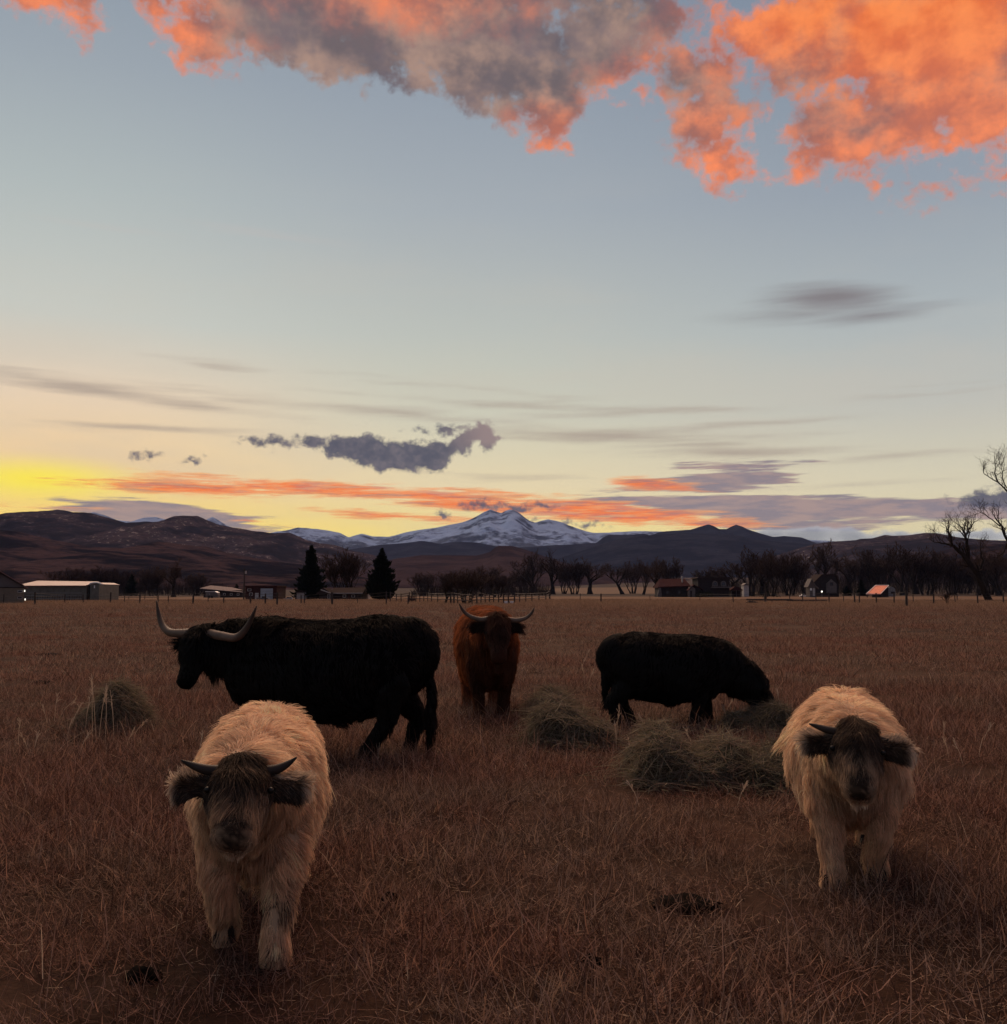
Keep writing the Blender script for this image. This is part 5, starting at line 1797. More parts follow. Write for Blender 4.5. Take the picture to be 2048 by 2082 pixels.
    link('nose', nm, [M_NOSE], root, loc=nc)
    for tg, rows in spec['legs']:
        x, y, z, r = rows[-1][0], rows[-1][1], rows[-1][2], rows[-1][3]
        hm = MB()
        for sg in (1, -1):                        # cloven hoof
            y0 = y + sg * r * 0.5
            hm.tube([(x + .006, y0, z + .055), (x + .016, y0, z + .025), (x + .016, y0, z - 0.028)], [r * 0.36, r * 0.46, r * 0.54], 9)
        hm.build('hoof', M_HOOF, root, smooth=False)
    return root


def legs(front, hind, s, fr=1.0):
    """front/hind: per side (+y first) hoof x, hoof lift, knee bend; s = scale"""
    out = []
    for sg, (hx, lift, bend) in zip((1, -1), front):
        y = .165 * s * sg
        out.append(('leg', [(.42 * s, y, .72 * s, .12 * s, .15 * s), (.42 * s + hx * .25 * s, y * 1.0, .56 * s, .095 * s * fr, .115 * s), ((.42 + hx * .55 + bend) * s, y * .95, (.36 + lift * .6) * s, .068 * s * fr, .075 * s),
                            ((.42 + hx * .85 + bend * .6) * s, y * .9, (.19 + lift) * s, .052 * s * fr, .056 * s), ((.42 + hx) * s, y * .9, (.09 + lift) * s, .056 * s * fr, .060 * s), ((.42 + hx + .02) * s, y * .9, (.03 + lift) * s, .058 * s, .066 * s)]))
    for sg, (hx, lift, bend) in zip((1, -1), hind):
        y = .175 * s * sg
        out.append(('hind', [(-.60 * s, y * .8, .80 * s, .16 * s, .22 * s), (-.56 * s + hx * .15 * s, y, .60 * s, .115 * s, .17 * s), ((-.66 + hx * .5) * s, y, .42 * s, .072 * s * fr, .095 * s),
                             ((-.72 + hx * .72) * s, y * .97, (.34 + lift * .7) * s, .060 * s * fr, .075 * s), ((-.66 + hx * .92) * s, y * .95, (.16 + lift) * s, .050 * s * fr, .054 * s), ((-.64 + hx) * s, y * .95, (.08 + lift) * s, .054 * s * fr, .058 * s), ((-.62 + hx) * s, y * .95, (.03 + lift) * s, .056 * s, .064 * s)]))
    return out


def torso_rows(s, deep=1.0, wide=1.0, sway=0.0):
    R0 = [(-.86, 1.00, .15, .20), (-.78, .96, .25, .29), (-.60, .91, .315, .355), (-.30, .86, .355, .395), (0.0, .83, .37, .41), (.26, .835, .345, .405), (.46, .86, .285, .375), (.60, .90, .215, .29)]
    return [(x * s, 0, (z - (deep - 1) * .18 + sway * (x + .86) / 1.4) * s, a * wide * s, b * deep * s) for x, z, a, b in R0]


# ---- coats (base colours; the red chest also has shade painted in)
spec_knee = [0.4]


def coat_cream(Q, lab, al, c, L, rg):
    n = len(Q)
    P, f, lat, u, k = c['P'], c['f'], c['lat'], c['u'], c['k']
    base = np.array([.78, .535, .355])
    col = np.tile(base, (n, 1))
    col *= (1 + 0.16 * np.sin(Q @ np.array([7., 11., 5.])) * np.sin(Q @ np.array([-9., 4., 12.])))[:, None]
    # legs warmer, dark patch over the knee
    leg = (lab == 4) | (lab == 5)
    col[leg] = col[leg] * np.array([.92, .88, .84])
    kn = (lab == 4) & (np.abs(Q[:, 2] - 0.235) < 0.04) & (Q[:, 1] > .06) & (Q[:, 1] < .16) & (rg.random(n) < spec_knee[0])
    col[kn] = np.array([.09, .055, .038])
    # brisket
    br = ((lab == 0) | (lab == 1)) & (Q[:, 0] > 0.36) & (Q[:, 2] < 0.72)
    t = np.clip((Q[:, 0] - .36) / .16, 0, 1) * br
    col = col * (1 - 0.45 * t[:, None]) + np.array([.20, .115, .07]) * (0.45 * t[:, None])
    r = Q - P
    hs, hl, hu = r @ f / (k * c['hl']), r @ lat / k, r @ u / k
    h = lab == 2
    dark = np.array([.045, .028, .020])
    mid = np.array([.26, .165, .105])
    tan = np.array([.44, .285, .175])
    fm = np.clip((hu + .05) / .06, 0, 1)                                      # front of the face
    cen = np.clip(1.25 - np.abs(hl) / .042, 0, 1)
    w = np.clip(1.15 - np.clip(hs - .15, 0, 1) / .12, 0, 1)
    w = np.maximum(w * np.clip((hu + .10) / .05, 0, 1), cen * fm * np.clip(1.4 - hs / .50, 0.6, 1))
    w = np.where(hs > .37, np.maximum(w, .95 * np.clip((hu + .055) / .03, 0, 1) * np.clip(1.7 - np.abs(hl) / .048, 0, 1)), w)
    w = np.clip(w + rg.normal(0, .16, n), 0, 1)
    hc = tan * (1 - w[:, None]) + dark * w[:, None]
    hc = np.where((w > .35) [:, None] & (w < .7)[:, None], mid, hc)
    hc = np.where(((hu < -.075) & (hs > .26))[:, None], np.array([.66, .50, .36]), hc)
    col[h] = hc[h]
    e = lab == 3
    for (e0, ed, el) in c['ears']:
        nearE = e & (((Q - P) @ lat) * (ed @ lat) > 0)
        t = np.clip((Q - e0) @ ed / el, 0, 1.2)
        rad = (Q - e0) @ np.cross(ed, f) / k
        rim = np.clip((t - .72) / .18, 0, 1)
        rim = np.maximum(rim, np.clip((np.abs(rad) - .058) / .015, 0, 1) * np.clip((t - .15) / .2, 0, 1))
        back = (Q - e0) @ f < -0.006
        rim = np.where(back, np.maximum(rim, .8), rim)
        rim = np.clip(rim + rg.normal(0, .12, n), 0, 1)
        cc = dark * (1 - rim[:, None]) + np.array([.55, .42, .31]) * rim[:, None]
        col[nearE] = cc[nearE]
    return col


def coat_black(Q, lab, al, c, L, rg):
    return np.tile(np.array([.0060, .0050, .0048]), (len(Q), 1))


def coat_red(Q, lab, al, c, L, rg):
    n = len(Q)
    col = np.tile(np.array([.23, .070, .026]), (n, 1))
    col *= (1 + 0.2 * np.sin(Q @ np.array([7., 9., 5.])))[:, None]
    r = Q - c['P']
    hs, hu = r @ c['f'] / c['k'], r @ c['u'] / c['k']
    h = lab == 2
    col[h] = np.array([.075, .028, .017])
    cheek = h & (hu < -.10)
    col[cheek] = np.array([.28, .10, .05])
    col[lab == 3] = np.array([.030, .012, .008])
    br = ((lab == 0) | (lab == 1)) & (Q[:, 0] > 0.30) & (Q[:, 2] < 0.95)
    t = np.clip((Q[:, 0] - .30) / .22, 0, 1) * br
    col = col * (1 - .8 * t[:, None]) + np.array([.07, .024, .012]) * (.8 * t[:, None])  # shade on the chest is put into the coat as darker hair
    lg = (lab == 4) & (Q[:, 0] > .36)
    col[lg] = col[lg] * .35
    return col


def facing(x, y, fwd):
    return math.atan2(fwd[1], fwd[0])


CALF = 0.76
# --- cream calf on the left, walking towards the camera
sp = dict(seed=3, name='highland_calf', cat='calf', voxel=0.015, hairs=80000, thick=0.00105, top=0.92, lock=0.034, coat=coat_cream, hornmat=M_HORNDARK,
          torso=torso_rows(CALF * .945, 1.08, 1.03), neck=[(.40, 0, .66, .19, .24), (.54, 0, .68, .165, .20), (.68, 0, .715, .13, .16), (.78, 0, .735, .10, .12)],
          poll=(.80, .0, .80), face=(.82, 0.0, -.57), lat=(-.06, 1, -.02), head=.80, headl=.80, headw=1.16, eardrop=.0, earlen=.20, earw=1.35,
          legs=legs([(.26, 0, .015), (-.10, .035, .10)], [(-.16, 0, 0), (.12, 0, 0)], CALF, 1.18), tail=[(-.66, 0, .84, .03, .03), (-.72, 0, .70, .025, .025), (-.74, 0, .45, .02, .02), (-.73, 0, .25, .02, .02)],
          length=dict(torso=.080, neck=.095, face=.055, forelock=.088, ear=.06, leg=.062, tail=.14),
          horn=([(.075, .02, .012, .022), (.125, .015, .018, .019), (.165, .01, .035, .012), (.195, .01, .058, .003)], [(.075, .02, .012, .022), (.13, .015, .014, .019), (.18, .01, .026, .012), (.215, .01, .042, .003)]))
g1 = gnd(546, 1972)
fwd = (0.15, -1.0)
yaw = facing(0, 0, fwd)
cattle('cream shaggy calf walking forward on the left, dark brow, rimmed ears, two short upturned horns', 'pale calves walking towards the viewer', (-1.075, g1.y + 0.53, 0), yaw, sp)

# --- cream calf on the right
spec_knee[0] = 0.0
sp2 = dict(sp)
sp2.update(seed=9, legs=legs([(-.04, .03, .09), (.24, 0, .01)], [(.10, 0, 0), (-.14, 0, 0)], CALF, 1.18), torso=torso_rows(CALF * .92, 1.10, 1.13), poll=(.78, 0, .80), face=(.70, -.03, -.70), hairs=70000, eardrop=.10,
           horn=([(.07, .02, .0, .020), (.10, .02, -.005, .017), (.125, .02, -.005, .011), (.14, .02, .0, .003)], [(.075, .02, .012, .020), (.13, .015, .014, .018), (.18, .01, .022, .011), (.21, .01, .03, .003)]))
g2 = gnd(1706, 1816)
cattle('cream shaggy calf walking forward on the right, dark brown face and drooping dark ears', 'pale calves walking towards the viewer', (1.845, g2.y + 0.50, 0), facing(0, 0, (-0.27, -1.0)), sp2)

# --- big black bull standing side-on, facing left, head turned a little to the camera
BULL = 1.02
d3 = gnd(770, 1541).y
sp3 = dict(seed=5, name='highland_bull', cat='bull', voxel=0.022, hairs=36000, thick=0.0028, top=1.27, lock=0.06, coat=coat_black,
           torso=[(-.79, 0, 1.00, .19, .27), (-.70, 0, .95, .28, .34), (-.50, 0, .865, .34, .405), (-.25, 0, .785, .37, .435), (.05, 0, .755, .38, .44), (.32, 0, .77, .36, .435), (.54, 0, .81, .31, .41), (.72, 0, .83, .25, .36)],
           neck=[(.50, 0, .92, .26, .32), (.72, 0, .94, .21, .29), (.95, 0.02, .95, .17, .24), (1.10, .04, .97, .15, .19)],
           poll=(1.14, .06, 1.09), face=(.20, .34, -.90), lat=(-.86, .51, .0), head=.96, headw=1.08, eardrop=.25, earlen=.22,
           legs=legs([(.10, 0, 0), (-.08, 0, 0)], [(.27, 0, 0), (-.06, 0, 0)], BULL, 1.25),
           tail=[(-.80, .0, 1.12, .05, .05), (-.88, .0, .95, .045, .045), (-.90, .02, .60, .035, .035), (-.89, .02, .34, .025, .025)],
           length=dict(torso=.065, neck=.09, face=.05, forelock=.17, ear=.09, leg=.075, tail=.26),
           horn=([(.10, .0, .0, .044), (.28, .0, -.02, .040), (.45, .0, -.025, .035), (.56, -.02, .05, .026), (.66, -.04, .21, .005)], [(.10, .0, .0, .044), (.26, .0, -.005, .040), (.42, .0, .01, .034), (.53, -.02, .09, .025), (.60, -.04, .25, .005)]))
cattle('large black shaggy bull standing side-on facing left, long pale upswept horns', None, (at(672, 1205, d3 + .05).x, d3 + .05, 0), PI, sp3)

# --- red cow facing the camera
RED = 1.0
d4 = gnd(1000, 1462).y
sp4 = dict(seed=7, name='highland_cow', cat='cow', voxel=0.022, hairs=36000, thick=0.0026, top=1.22, lock=0.06, coat=coat_red,
           torso=torso_rows(RED, 1.14, .95), neck=[(.50, 0, .92, .24, .30), (.66, 0, .98, .20, .26), (.82, 0, 1.03, .16, .19), (.92, 0, 1.06, .13, .15)],
           poll=(.98, 0, 1.15), face=(.45, -.02, -.85), lat=(0, 1, 0), head=1.0, headw=1.1, eardrop=.22, earlen=.19,
           legs=legs([(.02, 0, 0), (.06, 0, 0)], [(.02, 0, 0), (-.05, 0, 0)], RED, 1.2),
           length=dict(torso=.10, neck=.11, face=.05, forelock=.18, ear=.09, leg=.06, tail=.2),
           horn=([(.09, .0, .01, .031), (.20, .0, -.005, .028), (.31, .0, .02, .022), (.38, .01, .085, .017), (.415, .02, .16, .004)], [(.09, .0, .01, .031), (.20, .0, .0, .028), (.32, .0, .04, .022), (.39, .01, .11, .017), (.43, .02, .19, .004)]))
cattle('reddish brown shaggy cow facing the camera between the two black cattle, wide horns', None, (at(990, 1205, d4 + .5).x, d4 + .5, 0), facing(0, 0, (0.14, -1.0)), sp4)

# --- black cow grazing, facing right, head down in the hay
d5 = gnd(1416, 1478).y
G = .86
sp5 = dict(seed=8, name='highland_cow', cat='cow', voxel=0.021, hairs=34000, thick=0.0030, top=1.04, lock=0.06, coat=coat_black,
           torso=[(-.62, 0, .80, .19, .235), (-.55, 0, .755, .27, .30), (-.40, 0, .69, .31, .345), (-.15, 0, .635, .33, .37), (.12, 0, .63, .34, .365), (.34, 0, .64, .31, .35), (.52, 0, .66, .25, .29), (.64, 0, .63, .20, .24)],
           neck=[(.42, 0, .72, .22, .25), (.62, 0, .62, .18, .24), (.80, -.01, .50, .15, .20), (.92, -.02, .42, .13, .16)],
           poll=(.98, -.02, .42), face=(.10, -.10, -.90), lat=(-.15, 1, 0), head=.88, headw=1.0, eardrop=.2, earlen=.18,
           legs=legs([(.06, 0, 0), (-.16, 0, 0)], [(.14, 0, 0), (-.06, 0, 0)], G, 1.45),
           tail=[(-.63, .0, .90, .04, .04), (-.70, .0, .72, .035, .035), (-.71, .02, .45, .03, .03), (-.70, .02, .30, .02, .02)],
           length=dict(torso=.06, neck=.075, face=.05, forelock=.12, ear=.07, leg=.07, tail=.16),
           horn=([(.07, .0, .0, .02), (.11, -.02, .01, .016), (.14, -.03, .02, .01), (.155, -.04, .03, .003)], [(.07, .0, .0, .02), (.11, -.02, .01, .016), (.14, -.03, .02, .01), (.155, -.04, .03, .003)]), hornmat=M_HORNDARK)
cattle('black shaggy cow grazing side-on, facing right with its nose down in hay', None, (at(1362, 1205, d5).x, d5, 0), 0.0, sp5)


# ================================================================== hay
M_HAY = fur_material('dry_green_grey_hay', 0.30)
w = MT('packed_hay', 1.0, 0.05)
fh = w.noise(w.obj(), 14.0, 5.0, 0.7)
w.color(w.mix(w.rng(fh, 0.3, 0.7), (0.030, 0.028, 0.016, 1), (0.085, 0.072, 0.042, 1)))
w.bump(fh, 0.8, 0.03)
M_HAYCORE = w.m


def hay(px, py, half, hgt, depth, seed, label, group='loose hay heaps', n=6500, lumps=3, hair=0.16, thick=0.0019, tone=(0.165, 0.130, 0.090)):
    """a broken bale: lumpy packed core with loose stalks lying and sticking out all over"""
    rg = np.random.default_rng(seed)
    b = gnd(px, py)
    hw = half / FPX * b.y
    root = bpy.data.objects.new('hay_heap', None)
    root.location = (b.x, b.y + depth * 0.5, 0)
    COL.objects.link(root)
    tag(root, label, 'hay', group)
    bm = bmesh.new()
    bmesh.ops.create_icosphere(bm, subdivisions=4, radius=1.0)
    V = np.array([v.co[:] for v in bm.verts])
    q = np.abs(V) ** 0.72 * np.sign(V)                                        # boxier than a ball
    nz = fbm(V[:, 0] * 1.6 + seed * 3.7 + V[:, 2], V[:, 1] * 1.6 + V[:, 2] * 1.3, 4)
    q = q * (1 + 0.42 * nz)[:, None]
    top = 1 + 0.30 * np.sin(q[:, 0] * lumps + seed) * (q[:, 2] > 0)
    V = np.stack([q[:, 0] * hw, q[:, 1] * depth * 0.5, np.maximum(q[:, 2] * top, -0.25) * hgt], 1)
    for v, c in zip(bm.verts, V):
        v.co = c
    me = bpy.data.meshes.new('core')
    bm.normal_update()
    bm.to_mesh(me)
    nr = np.array([v.normal[:] for v in bm.verts])
    F = np.array([[v.index for v in f_.verts] for f_ in bm.faces])
    bm.free()
    me.polygons.foreach_set('use_smooth', np.ones(len(me.polygons), bool))
    link('core', me, [M_HAYCORE], root)
    A = np.linalg.norm(np.cross(V[F[:, 1]] - V[F[:, 0]], V[F[:, 2]] - V[F[:, 0]]), axis=1)
    A[V[F].mean(1)[:, 2] < 0] = 0
    ti = rg.choice(len(F), n, p=A / A.sum())
    bc = rg.dirichlet((1, 1, 1), n)
    Q = (V[F[ti]] * bc[:, :, None]).sum(1)
    Nn = unit((nr[F[ti]] * bc[:, :, None]).sum(1))
    d = rg.normal(0, 1, (n, 3)) * np.array([1.3, 1, .6])
    d = unit(d - (d * Nn).sum(1)[:, None] * Nn + Nn * np.abs(rg.normal(0.10, 0.22, n))[:, None])
    L = hair * rg.uniform(0.4, 1.5, n)
    S_ = 5
    tt = np.linspace(0, 1, S_)
    bend = rg.normal(0, 0.28, (n, 3))
    bend[:, 2] -= 0.35
    pts = Q[:, None] - d[:, None] * (0.25 * L)[:, None, None] + d[:, None] * (L[:, None] * tt)[:, :, None] + bend[:, None] * (L[:, None] * tt ** 2)[:, :, None]
    m_ = int(n * 0.09)                                                         # stalks trodden out around the heap
    aa, qq = rg.uniform(0, 2 * PI, m_), 0.85 + np.abs(rg.normal(0, 0.42, m_))
    sh = np.stack([np.cos(aa) * hw * qq, np.sin(aa) * depth * 0.5 * qq, 0.02 + 0.05 * rg.random(m_)], 1) - Q[:m_]
    pts[:m_] = pts[:m_] + sh[:, None]
    pts[:m_, :, 2] = 0.02 + 0.07 * rg.random((m_, 1)) + 0.3 * (pts[:m_, :, 2] - pts[:m_, :1, 2])
    pts[:, :, 2] = np.maximum(pts[:, :, 2], 0.01)
    cu = bpy.data.hair_curves.new('stalks')
    cu.add_curves([S_] * n)
    cu.attributes['position'].data.foreach_set('vector', pts.astype(np.float32).ravel())
    ra = cu.attributes.new('radius', 'FLOAT', 'POINT')
    ra.data.foreach_set('value', (thick * np.array([.8, 1, 1, .8, .4])[None] * rg.uniform(.6, 1.3, (n, 1))).astype(np.float32).ravel())
    col = np.array(tone)[None] * rg.uniform(0.45, 1.5, (n, 1)) * (1 + rg.normal(0, .06, (n, 3)))
    pale = rg.random(n) < 0.05
    col[pale] = np.array([.34, .28, .19])
    ca = cu.attributes.new('coat', 'FLOAT_COLOR', 'CURVE')
    ca.data.foreach_set('color', np.concatenate([np.clip(col, 0, 1), np.ones((n, 1))], 1).astype(np.float32).ravel())
    cu.materials.append(M_HAY)
    so = bpy.data.objects.new('stalks', cu)
    so.parent = root
    COL.objects.link(so)
    so['kind'] = 'stuff'
    return root


hay(212, 1492, 68, 0.38, 0.6, 1, 'rounded dark hay heap on the left with tall seed stalks before it')
hay(1130, 1466, 62, 0.25, 0.7, 2, 'low hay heap between the red cow and the grazing black cow, back one of two', tone=(0.18, 0.14, 0.098))
hay(1166, 1523, 78, 0.33, 0.8, 3, 'blocky hay heap between the red cow and the grazing black cow, front one of two')
hay(1418, 1608, 116, 0.33, 1.0, 4, 'largest hay heap, spread wide in front of the grazing cow', n=9000, lumps=4)
hay(1588, 1614, 58, 0.27, 0.8, 5, 'dark hay heap against the left flank of the right cream calf', tone=(0.11, 0.088, 0.060))
hay(1560, 1494, 62, 0.24, 0.7, 6, 'hay heap under the nose of the grazing black cow', tone=(0.13, 0.105, 0.072))


def dung(px, py, half, seed, label):
    b = gnd(px, py)
    rw = half / FPX * b.y
    bm = bmesh.new()
    bmesh.ops.create_icosphere(bm, subdivisions=3, radius=1.0)
    for v in bm.verts:
        x, y, z = v.co
        q = 1 + 0.5 * float(fbm(np.array([x * 1.7 + seed]), np.array([y * 1.7 + z]), 3)[0])
        v.co = (x * rw * q, y * rw * 0.7 * q, (max(z, -0.2) * 0.035 + 0.012 * math.sin(4 * x + seed) * math.sin(5 * y)) * (1 - 0.4 * (x * x + y * y)))
    me = bpy.data.meshes.new('dung_pat')
    bm.to_mesh(me)
    bm.free()
    me.polygons.foreach_set('use_smooth', np.ones(len(me.polygons), bool))
    o = link('dung_pat', me, [M_DUNG], loc=(b.x, b.y, float(bumps(np.array([b.x]), np.array([b.y]))[0]) + 0.012))
    tag(o, label, 'dung', 'dung pats in the grass')
    DUNG.append((b.x, b.y, rw * 0.9))


M_DUNG = plain('dark_dung', (0.007, 0.005, 0.004), (0.004, 0.003, 0.003), 30.0, 1.0, 0.02)
DUNG = []
dung(1390, 1846, 70, 1, 'wide dark dung pat in the grass left of the right calf')
dung(1201, 1968, 30, 2, 'small black dung pat near the bottom centre of the field')
dung(797, 1836, 24, 3, 'small dark dung pat right of the left calf')
dung(290, 1990, 36, 4, 'dark dung pat in the grass left of the left calf, near the bottom')
dung(85, 1389, 22, 5, 'flat dark dung pat far left, above the left hay heap')
dung(98, 1332, 26, 6, 'thin dark dung pat far left, level with the chin of the black bull')
dung(1266, 1275, 10, 7, 'small dark dung pat far off above the grazing black cow')

# ================================================================== dry grass: clumps scattered over the pasture
def blade_clump(name, seed, n, radius, hmin, hmax, width, matted, seeds=0):
    rg = np.random.default_rng(seed)
    r = radius * np.sqrt(rg.random(n))
    a = rg.uniform(0, 2 * PI, n)
    B = np.stack([r * np.cos(a), r * np.sin(a), np.zeros(n)], 1)
    H = rg.uniform(hmin, hmax, n) * (1 + 0.7 * (rg.random(n) < 0.10))
    la = rg.uniform(0, 2 * PI, n)
    lean = rg.beta(1.6, 1.6, n) * matted
    dx = np.stack([np.cos(la), np.sin(la)], 1)
    S_ = 4
    tt = np.linspace(0, 1, S_)
    curve = rg.uniform(0.2, 1.5, n)
    th = lean[:, None] + curve[:, None] * tt[None] * 0.8                       # angle from vertical along the blade
    st = H[:, None] / (S_ - 1)
    rad = np.concatenate([np.zeros((n, 1)), np.cumsum(np.sin(th[:, :-1]) * st, 1)], 1)
    z = np.concatenate([np.zeros((n, 1)), np.cumsum(np.cos(th[:, :-1]) * st, 1)], 1)
    C = B[:, None] + np.concatenate([dx[:, None] * rad[:, :, None], np.maximum(z, 0.006 + 0.02 * rg.random((n, 1)))[:, :, None] - 0.01], 2)
    C[:, :, :2] += (rg.normal(0, 0.10, (n, 1, 2)) * (H[:, None] * tt[None] ** 2)[:, :, None])
    wa = la + PI / 2 + rg.normal(0, 0.6, n)
    W = np.stack([np.cos(wa), np.sin(wa), rg.normal(0, 0.3, n)], 1) * (width * rg.uniform(0.6, 1.3, n))[:, None]
    wd = np.array([1.0, 0.85, 0.55])
    Lp = C[:, :3] - W[:, None] * wd[None, :, None]
    Rp = C[:, :3] + W[:, None] * wd[None, :, None]
    V = np.concatenate([Lp, Rp, C[:, 3:]], 1)                                  # 0-2 left, 3-5 right, 6 tip
    k = np.arange(n)[:, None] * 7
    F = np.concatenate([k + np.array([[0, 3, 4]]), k + np.array([[0, 4, 1]]), k + np.array([[1, 4, 5]]), k + np.array([[1, 5, 2]]), k + np.array([[2, 5, 6]])])
    me = mesh_np(name, V.reshape(-1, 3), F, True)
    tint = me.attributes.new('tint', 'FLOAT', 'POINT')
    tint.data.foreach_set('value', np.repeat(rg.random(n), 7).astype(np.float32))
    me.materials.append(M_GRASS)
    return bpy.data.objects.new(name, me)


w = MT('dry_grass', 0.9, 0.08)
big = w.noise(w.pos(0.16, 0.26, 0), 1.0, 4.0, 0.6)
fine = w.noise(w.pos(1.3, 1.3, 0), 1.0, 3.0, 0.6)
tint = w.math('POWER', w.attr('tint'), 1.5)
c1 = w.mix(tint, (0.050, 0.021, 0.016, 1), (0.38, 0.208, 0.152, 1))
c2 = w.mix(tint, (0.046, 0.027, 0.021, 1), (0.37, 0.245, 0.180, 1))
c = w.mix(w.rng(w.math('ADD', w.math('MULTIPLY', big, 0.65), w.math('MULTIPLY', fine, 0.35)), 0.43, 0.58), c1, c2)
c = w.mix(w.rng(tint, 0.945, 0.97), c, (0.46, 0.34, 0.24, 1))
sepn = w.n('ShaderNodeSeparateXYZ')
w.put(sepn.inputs[0], w.pos())
c = w.mix(w.rng(sepn.outputs[1], 60.0, 125.0, 0, 0.85), c, w.mix(tint, (0.15, 0.092, 0.060, 1), (0.36, 0.235, 0.155, 1)))
w.color(c)
tr = w.n('ShaderNodeBsdfTranslucent')
w.put(tr.inputs[0], c)
mx = w.n('ShaderNodeMixShader')
mx.inputs[0].default_value = 0.30
w.t.links.new(w.b.outputs[0], mx.inputs[1])
w.t.links.new(tr.outputs[0], mx.inputs[2])
w.t.links.new(mx.outputs[0], w.t.nodes['Material Output'].inputs[0])
M_GRASS = w.m

kit = bpy.data.collections.new('grass_kit')
for i, o in enumerate([blade_clump('blade_clump_a', 1, 120, 0.24, 0.05, 0.15, 0.0023, 1.45), blade_clump('blade_clump_b', 2, 110, 0.24, 0.06, 0.17, 0.0024, 1.3), blade_clump('blade_clump_c', 3, 120, 0.26, 0.04, 0.14, 0.0023, 1.6),
                       blade_clump('blade_clump_d', 4, 90, 0.22, 0.08, 0.20, 0.0022, 1.05), blade_clump('blade_clump_e', 5, 26, 0.20, 0.16, 0.34, 0.0017, 0.75),
                       blade_clump('far_clump_f', 6, 150, 0.70, 0.08, 0.20, 0.0055, 1.1), blade_clump('far_clump_g', 7, 150, 0.80, 0.08, 0.24, 0.0065, 1.0)]):
    kit.objects.link(o)

rg = np.random.default_rng(77)


def scatter(r0, r1, dens, kinds, smin, smax, amax=0.62):
    n = int(dens * amax * (r1 ** 2 - r0 ** 2))
    r = np.sqrt(rg.uniform(r0 ** 2, r1 ** 2, n))
    a = rg.uniform(-amax, amax, n)
    x, y = r * np.sin(a), r * np.cos(a)
    p = fbm(x / 2.6 + 3, y / 2.6, 3)
    keep = p + rg.uniform(-0.22, 0.6, n) > -0.14
    for dx_, dy_, dr in DUNG:
        keep &= np.hypot((x - dx_), (y - dy_) * 1.5) > dr
    x, y, p = x[keep], y[keep], p[keep]
    n = len(x)
    idx = rg.choice(kinds[0], n, p=np.array(kinds[1]) / sum(kinds[1]))
    sc = rg.uniform(smin, smax, n) * (1 + 0.9 * np.clip(p, -0.3, 0.5))
    return x, y, idx, sc


parts_ = [scatter(1.8, 8.0, 46, ([0, 1, 2, 3, 4], [5, 5, 6, 2.0, 0.7]), 0.75, 1.15),
          scatter(8.0, 17.0, 24, ([0, 1, 2, 3, 4], [4, 4, 4, 4, 0.9]), 0.85, 1.35),
          scatter(17.0, 36.0, 4.5, ([3, 4, 5, 6], [1, .3, 3, 2]), 0.5, 0.9),
          scatter(36.0, 80.0, 0.9, ([5, 6], [3, 2]), 0.7, 1.1),
          scatter(80.0, 205.0, 0.5, ([5, 6], [2, 3]), 0.9, 1.6)]
x, y, idx, sc = [np.concatenate(q) for q in zip(*parts_)]
z = bumps(x, y) + rise(x, y)
n = len(x)
pm = bpy.data.meshes.new('grass')
pm.vertices.add(n)
pm.vertices.foreach_set('co', np.stack([x, y, z - 0.004], 1).astype(np.float32).ravel())
for nm, ty, key, val in (('turn', 'FLOAT_VECTOR', 'vector', np.stack([rg.normal(0, .06, n), rg.normal(0, .06, n), rg.uniform(0, 6.28, n)], 1)), ('size', 'FLOAT', 'value', sc), ('pick', 'INT', 'value', idx)):
    t_ = pm.attributes.new(nm, ty, 'POINT')
    t_.data.foreach_set(key, np.ascontiguousarray(val.astype(np.int32 if ty == 'INT' else np.float32)).ravel())
grass = link('grass', pm)
tag(grass, kind='stuff')
ng = bpy.data.node_groups.new('grass_scatter', 'GeometryNodeTree')
ng.interface.new_socket('Geometry', in_out='INPUT', socket_type='NodeSocketGeometry')
ng.interface.new_socket('Geometry', in_out='OUTPUT', socket_type='NodeSocketGeometry')
gi, go = ng.nodes.new('NodeGroupInput'), ng.nodes.new('NodeGroupOutput')
iop = ng.nodes.new('GeometryNodeInstanceOnPoints')
ci = ng.nodes.new('GeometryNodeCollectionInfo')
ci.inputs['Collection'].default_value = kit
ci.inputs['Separate Children'].default_value = True
ci.inputs['Reset Children'].default_value = True


def named(nm, ty):
    q = ng.nodes.new('GeometryNodeInputNamedAttribute')
    q.data_type = ty
    q.inputs[0].default_value = nm
    return q.outputs[0]


K = ng.links.new
K(gi.outputs[0], iop.inputs['Points'])
K(ci.outputs[0], iop.inputs['Instance'])
iop.inputs['Pick Instance'].default_value = True
K(named('pick', 'INT'), iop.inputs['Instance Index'])
e2r = ng.nodes.new('FunctionNodeEulerToRotation')
K(named('turn', 'FLOAT_VECTOR'), e2r.inputs[0])
K(e2r.outputs[0], iop.inputs['Rotation'])
K(named('size', 'FLOAT'), iop.inputs['Scale'])
K(iop.outputs[0], go.inputs[0])
md = grass.modifiers.new('scatter', 'NODES')
md.node_group = ng


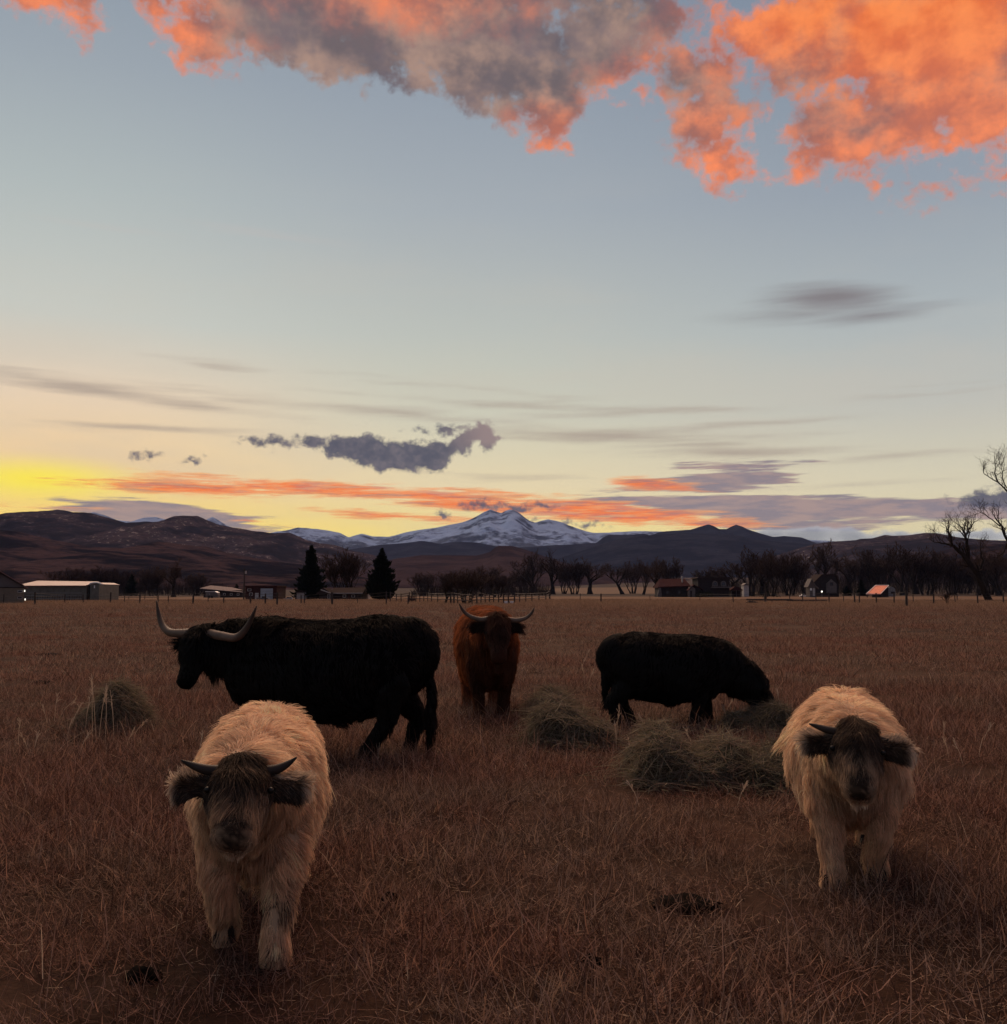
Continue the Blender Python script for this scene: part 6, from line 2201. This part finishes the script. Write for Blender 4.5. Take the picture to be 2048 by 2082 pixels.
# pale seed stalks standing above the rest
def stalks(name, spots, seed, col):
    rg = np.random.default_rng(seed)
    P_, Cc = [], []
    for (px, py, hpx, lean) in spots:
        b = gnd(px, py)
        h = hpx / FPX * b.y
        top = np.array([b.x + lean * h, b.y + rg.normal(0, 0.05), h])
        base = np.array([b.x, b.y, 0.0])
        mid = base + (top - base) * 0.55 + np.array([-lean * h * 0.12, 0, h * 0.03])
        P_.append(smooth_path(np.stack([base, mid, top]), 7))
        for q in range(8):                                                     # seed head
            t = 0.72 + 0.28 * q / 8
            s0 = base + (top - base) * t
            d = unit((top - base) + rg.normal(0, 0.3, 3) * h) * 0.06
            P_.append(smooth_path(np.stack([s0, s0 + d * 0.5, s0 + d + np.array([0, 0, -0.01])]), 7))
    P_ = np.array(P_)
    cu = bpy.data.hair_curves.new(name)
    cu.add_curves([7] * len(P_))
    cu.attributes['position'].data.foreach_set('vector', P_.astype(np.float32).ravel())
    ra = cu.attributes.new('radius', 'FLOAT', 'POINT')
    ra.data.foreach_set('value', np.tile(np.array([.0022, .002, .002, .002, .0022, .002, .0008]), len(P_)).astype(np.float32))
    ca = cu.attributes.new('coat', 'FLOAT_COLOR', 'CURVE')
    ca.data.foreach_set('color', np.tile(np.array([*col, 1.0]), (len(P_), 1)).astype(np.float32).ravel())
    cu.materials.append(M_HAY)
    o = bpy.data.objects.new(name, cu)
    COL.objects.link(o)
    tag(o, kind='stuff')


rr_ = random.Random(5)
sp_ = [(195, 1510, 132, -.08), (188, 1520, 140, .02), (200, 1515, 118, .12), (214, 1512, 108, -.05), (172, 1500, 80, .1), (232, 1516, 104, -.1), (140, 1496, 60, .3), (110, 1470, 55, 0.05), (97, 1478, 40, -.2), (255, 1530, 44, .4), (160, 1540, 45, .3), (5, 1405, 40, -.3),
       (1252, 1520, 80, .10), (1254, 1524, 50, -.08), (1480, 1484, 50, -.2), (1600, 1480, 44, -.1), (1190, 1400, 50, -.15), (1195, 1402, 40, .3), (1500, 1640, 40, .4), (1300, 1640, 40, -.4)]
for _ in range(60):
    py = 1235 + 330 * rr_.random()
    sp_.append((rr_.uniform(0, 2048), py, (0.12 + 0.14 * rr_.random()) * FPX / gnd(1000, py).y, rr_.gauss(0, .5)))
stalks('seed_stalks', sp_, 4, (0.40, 0.30, 0.22))
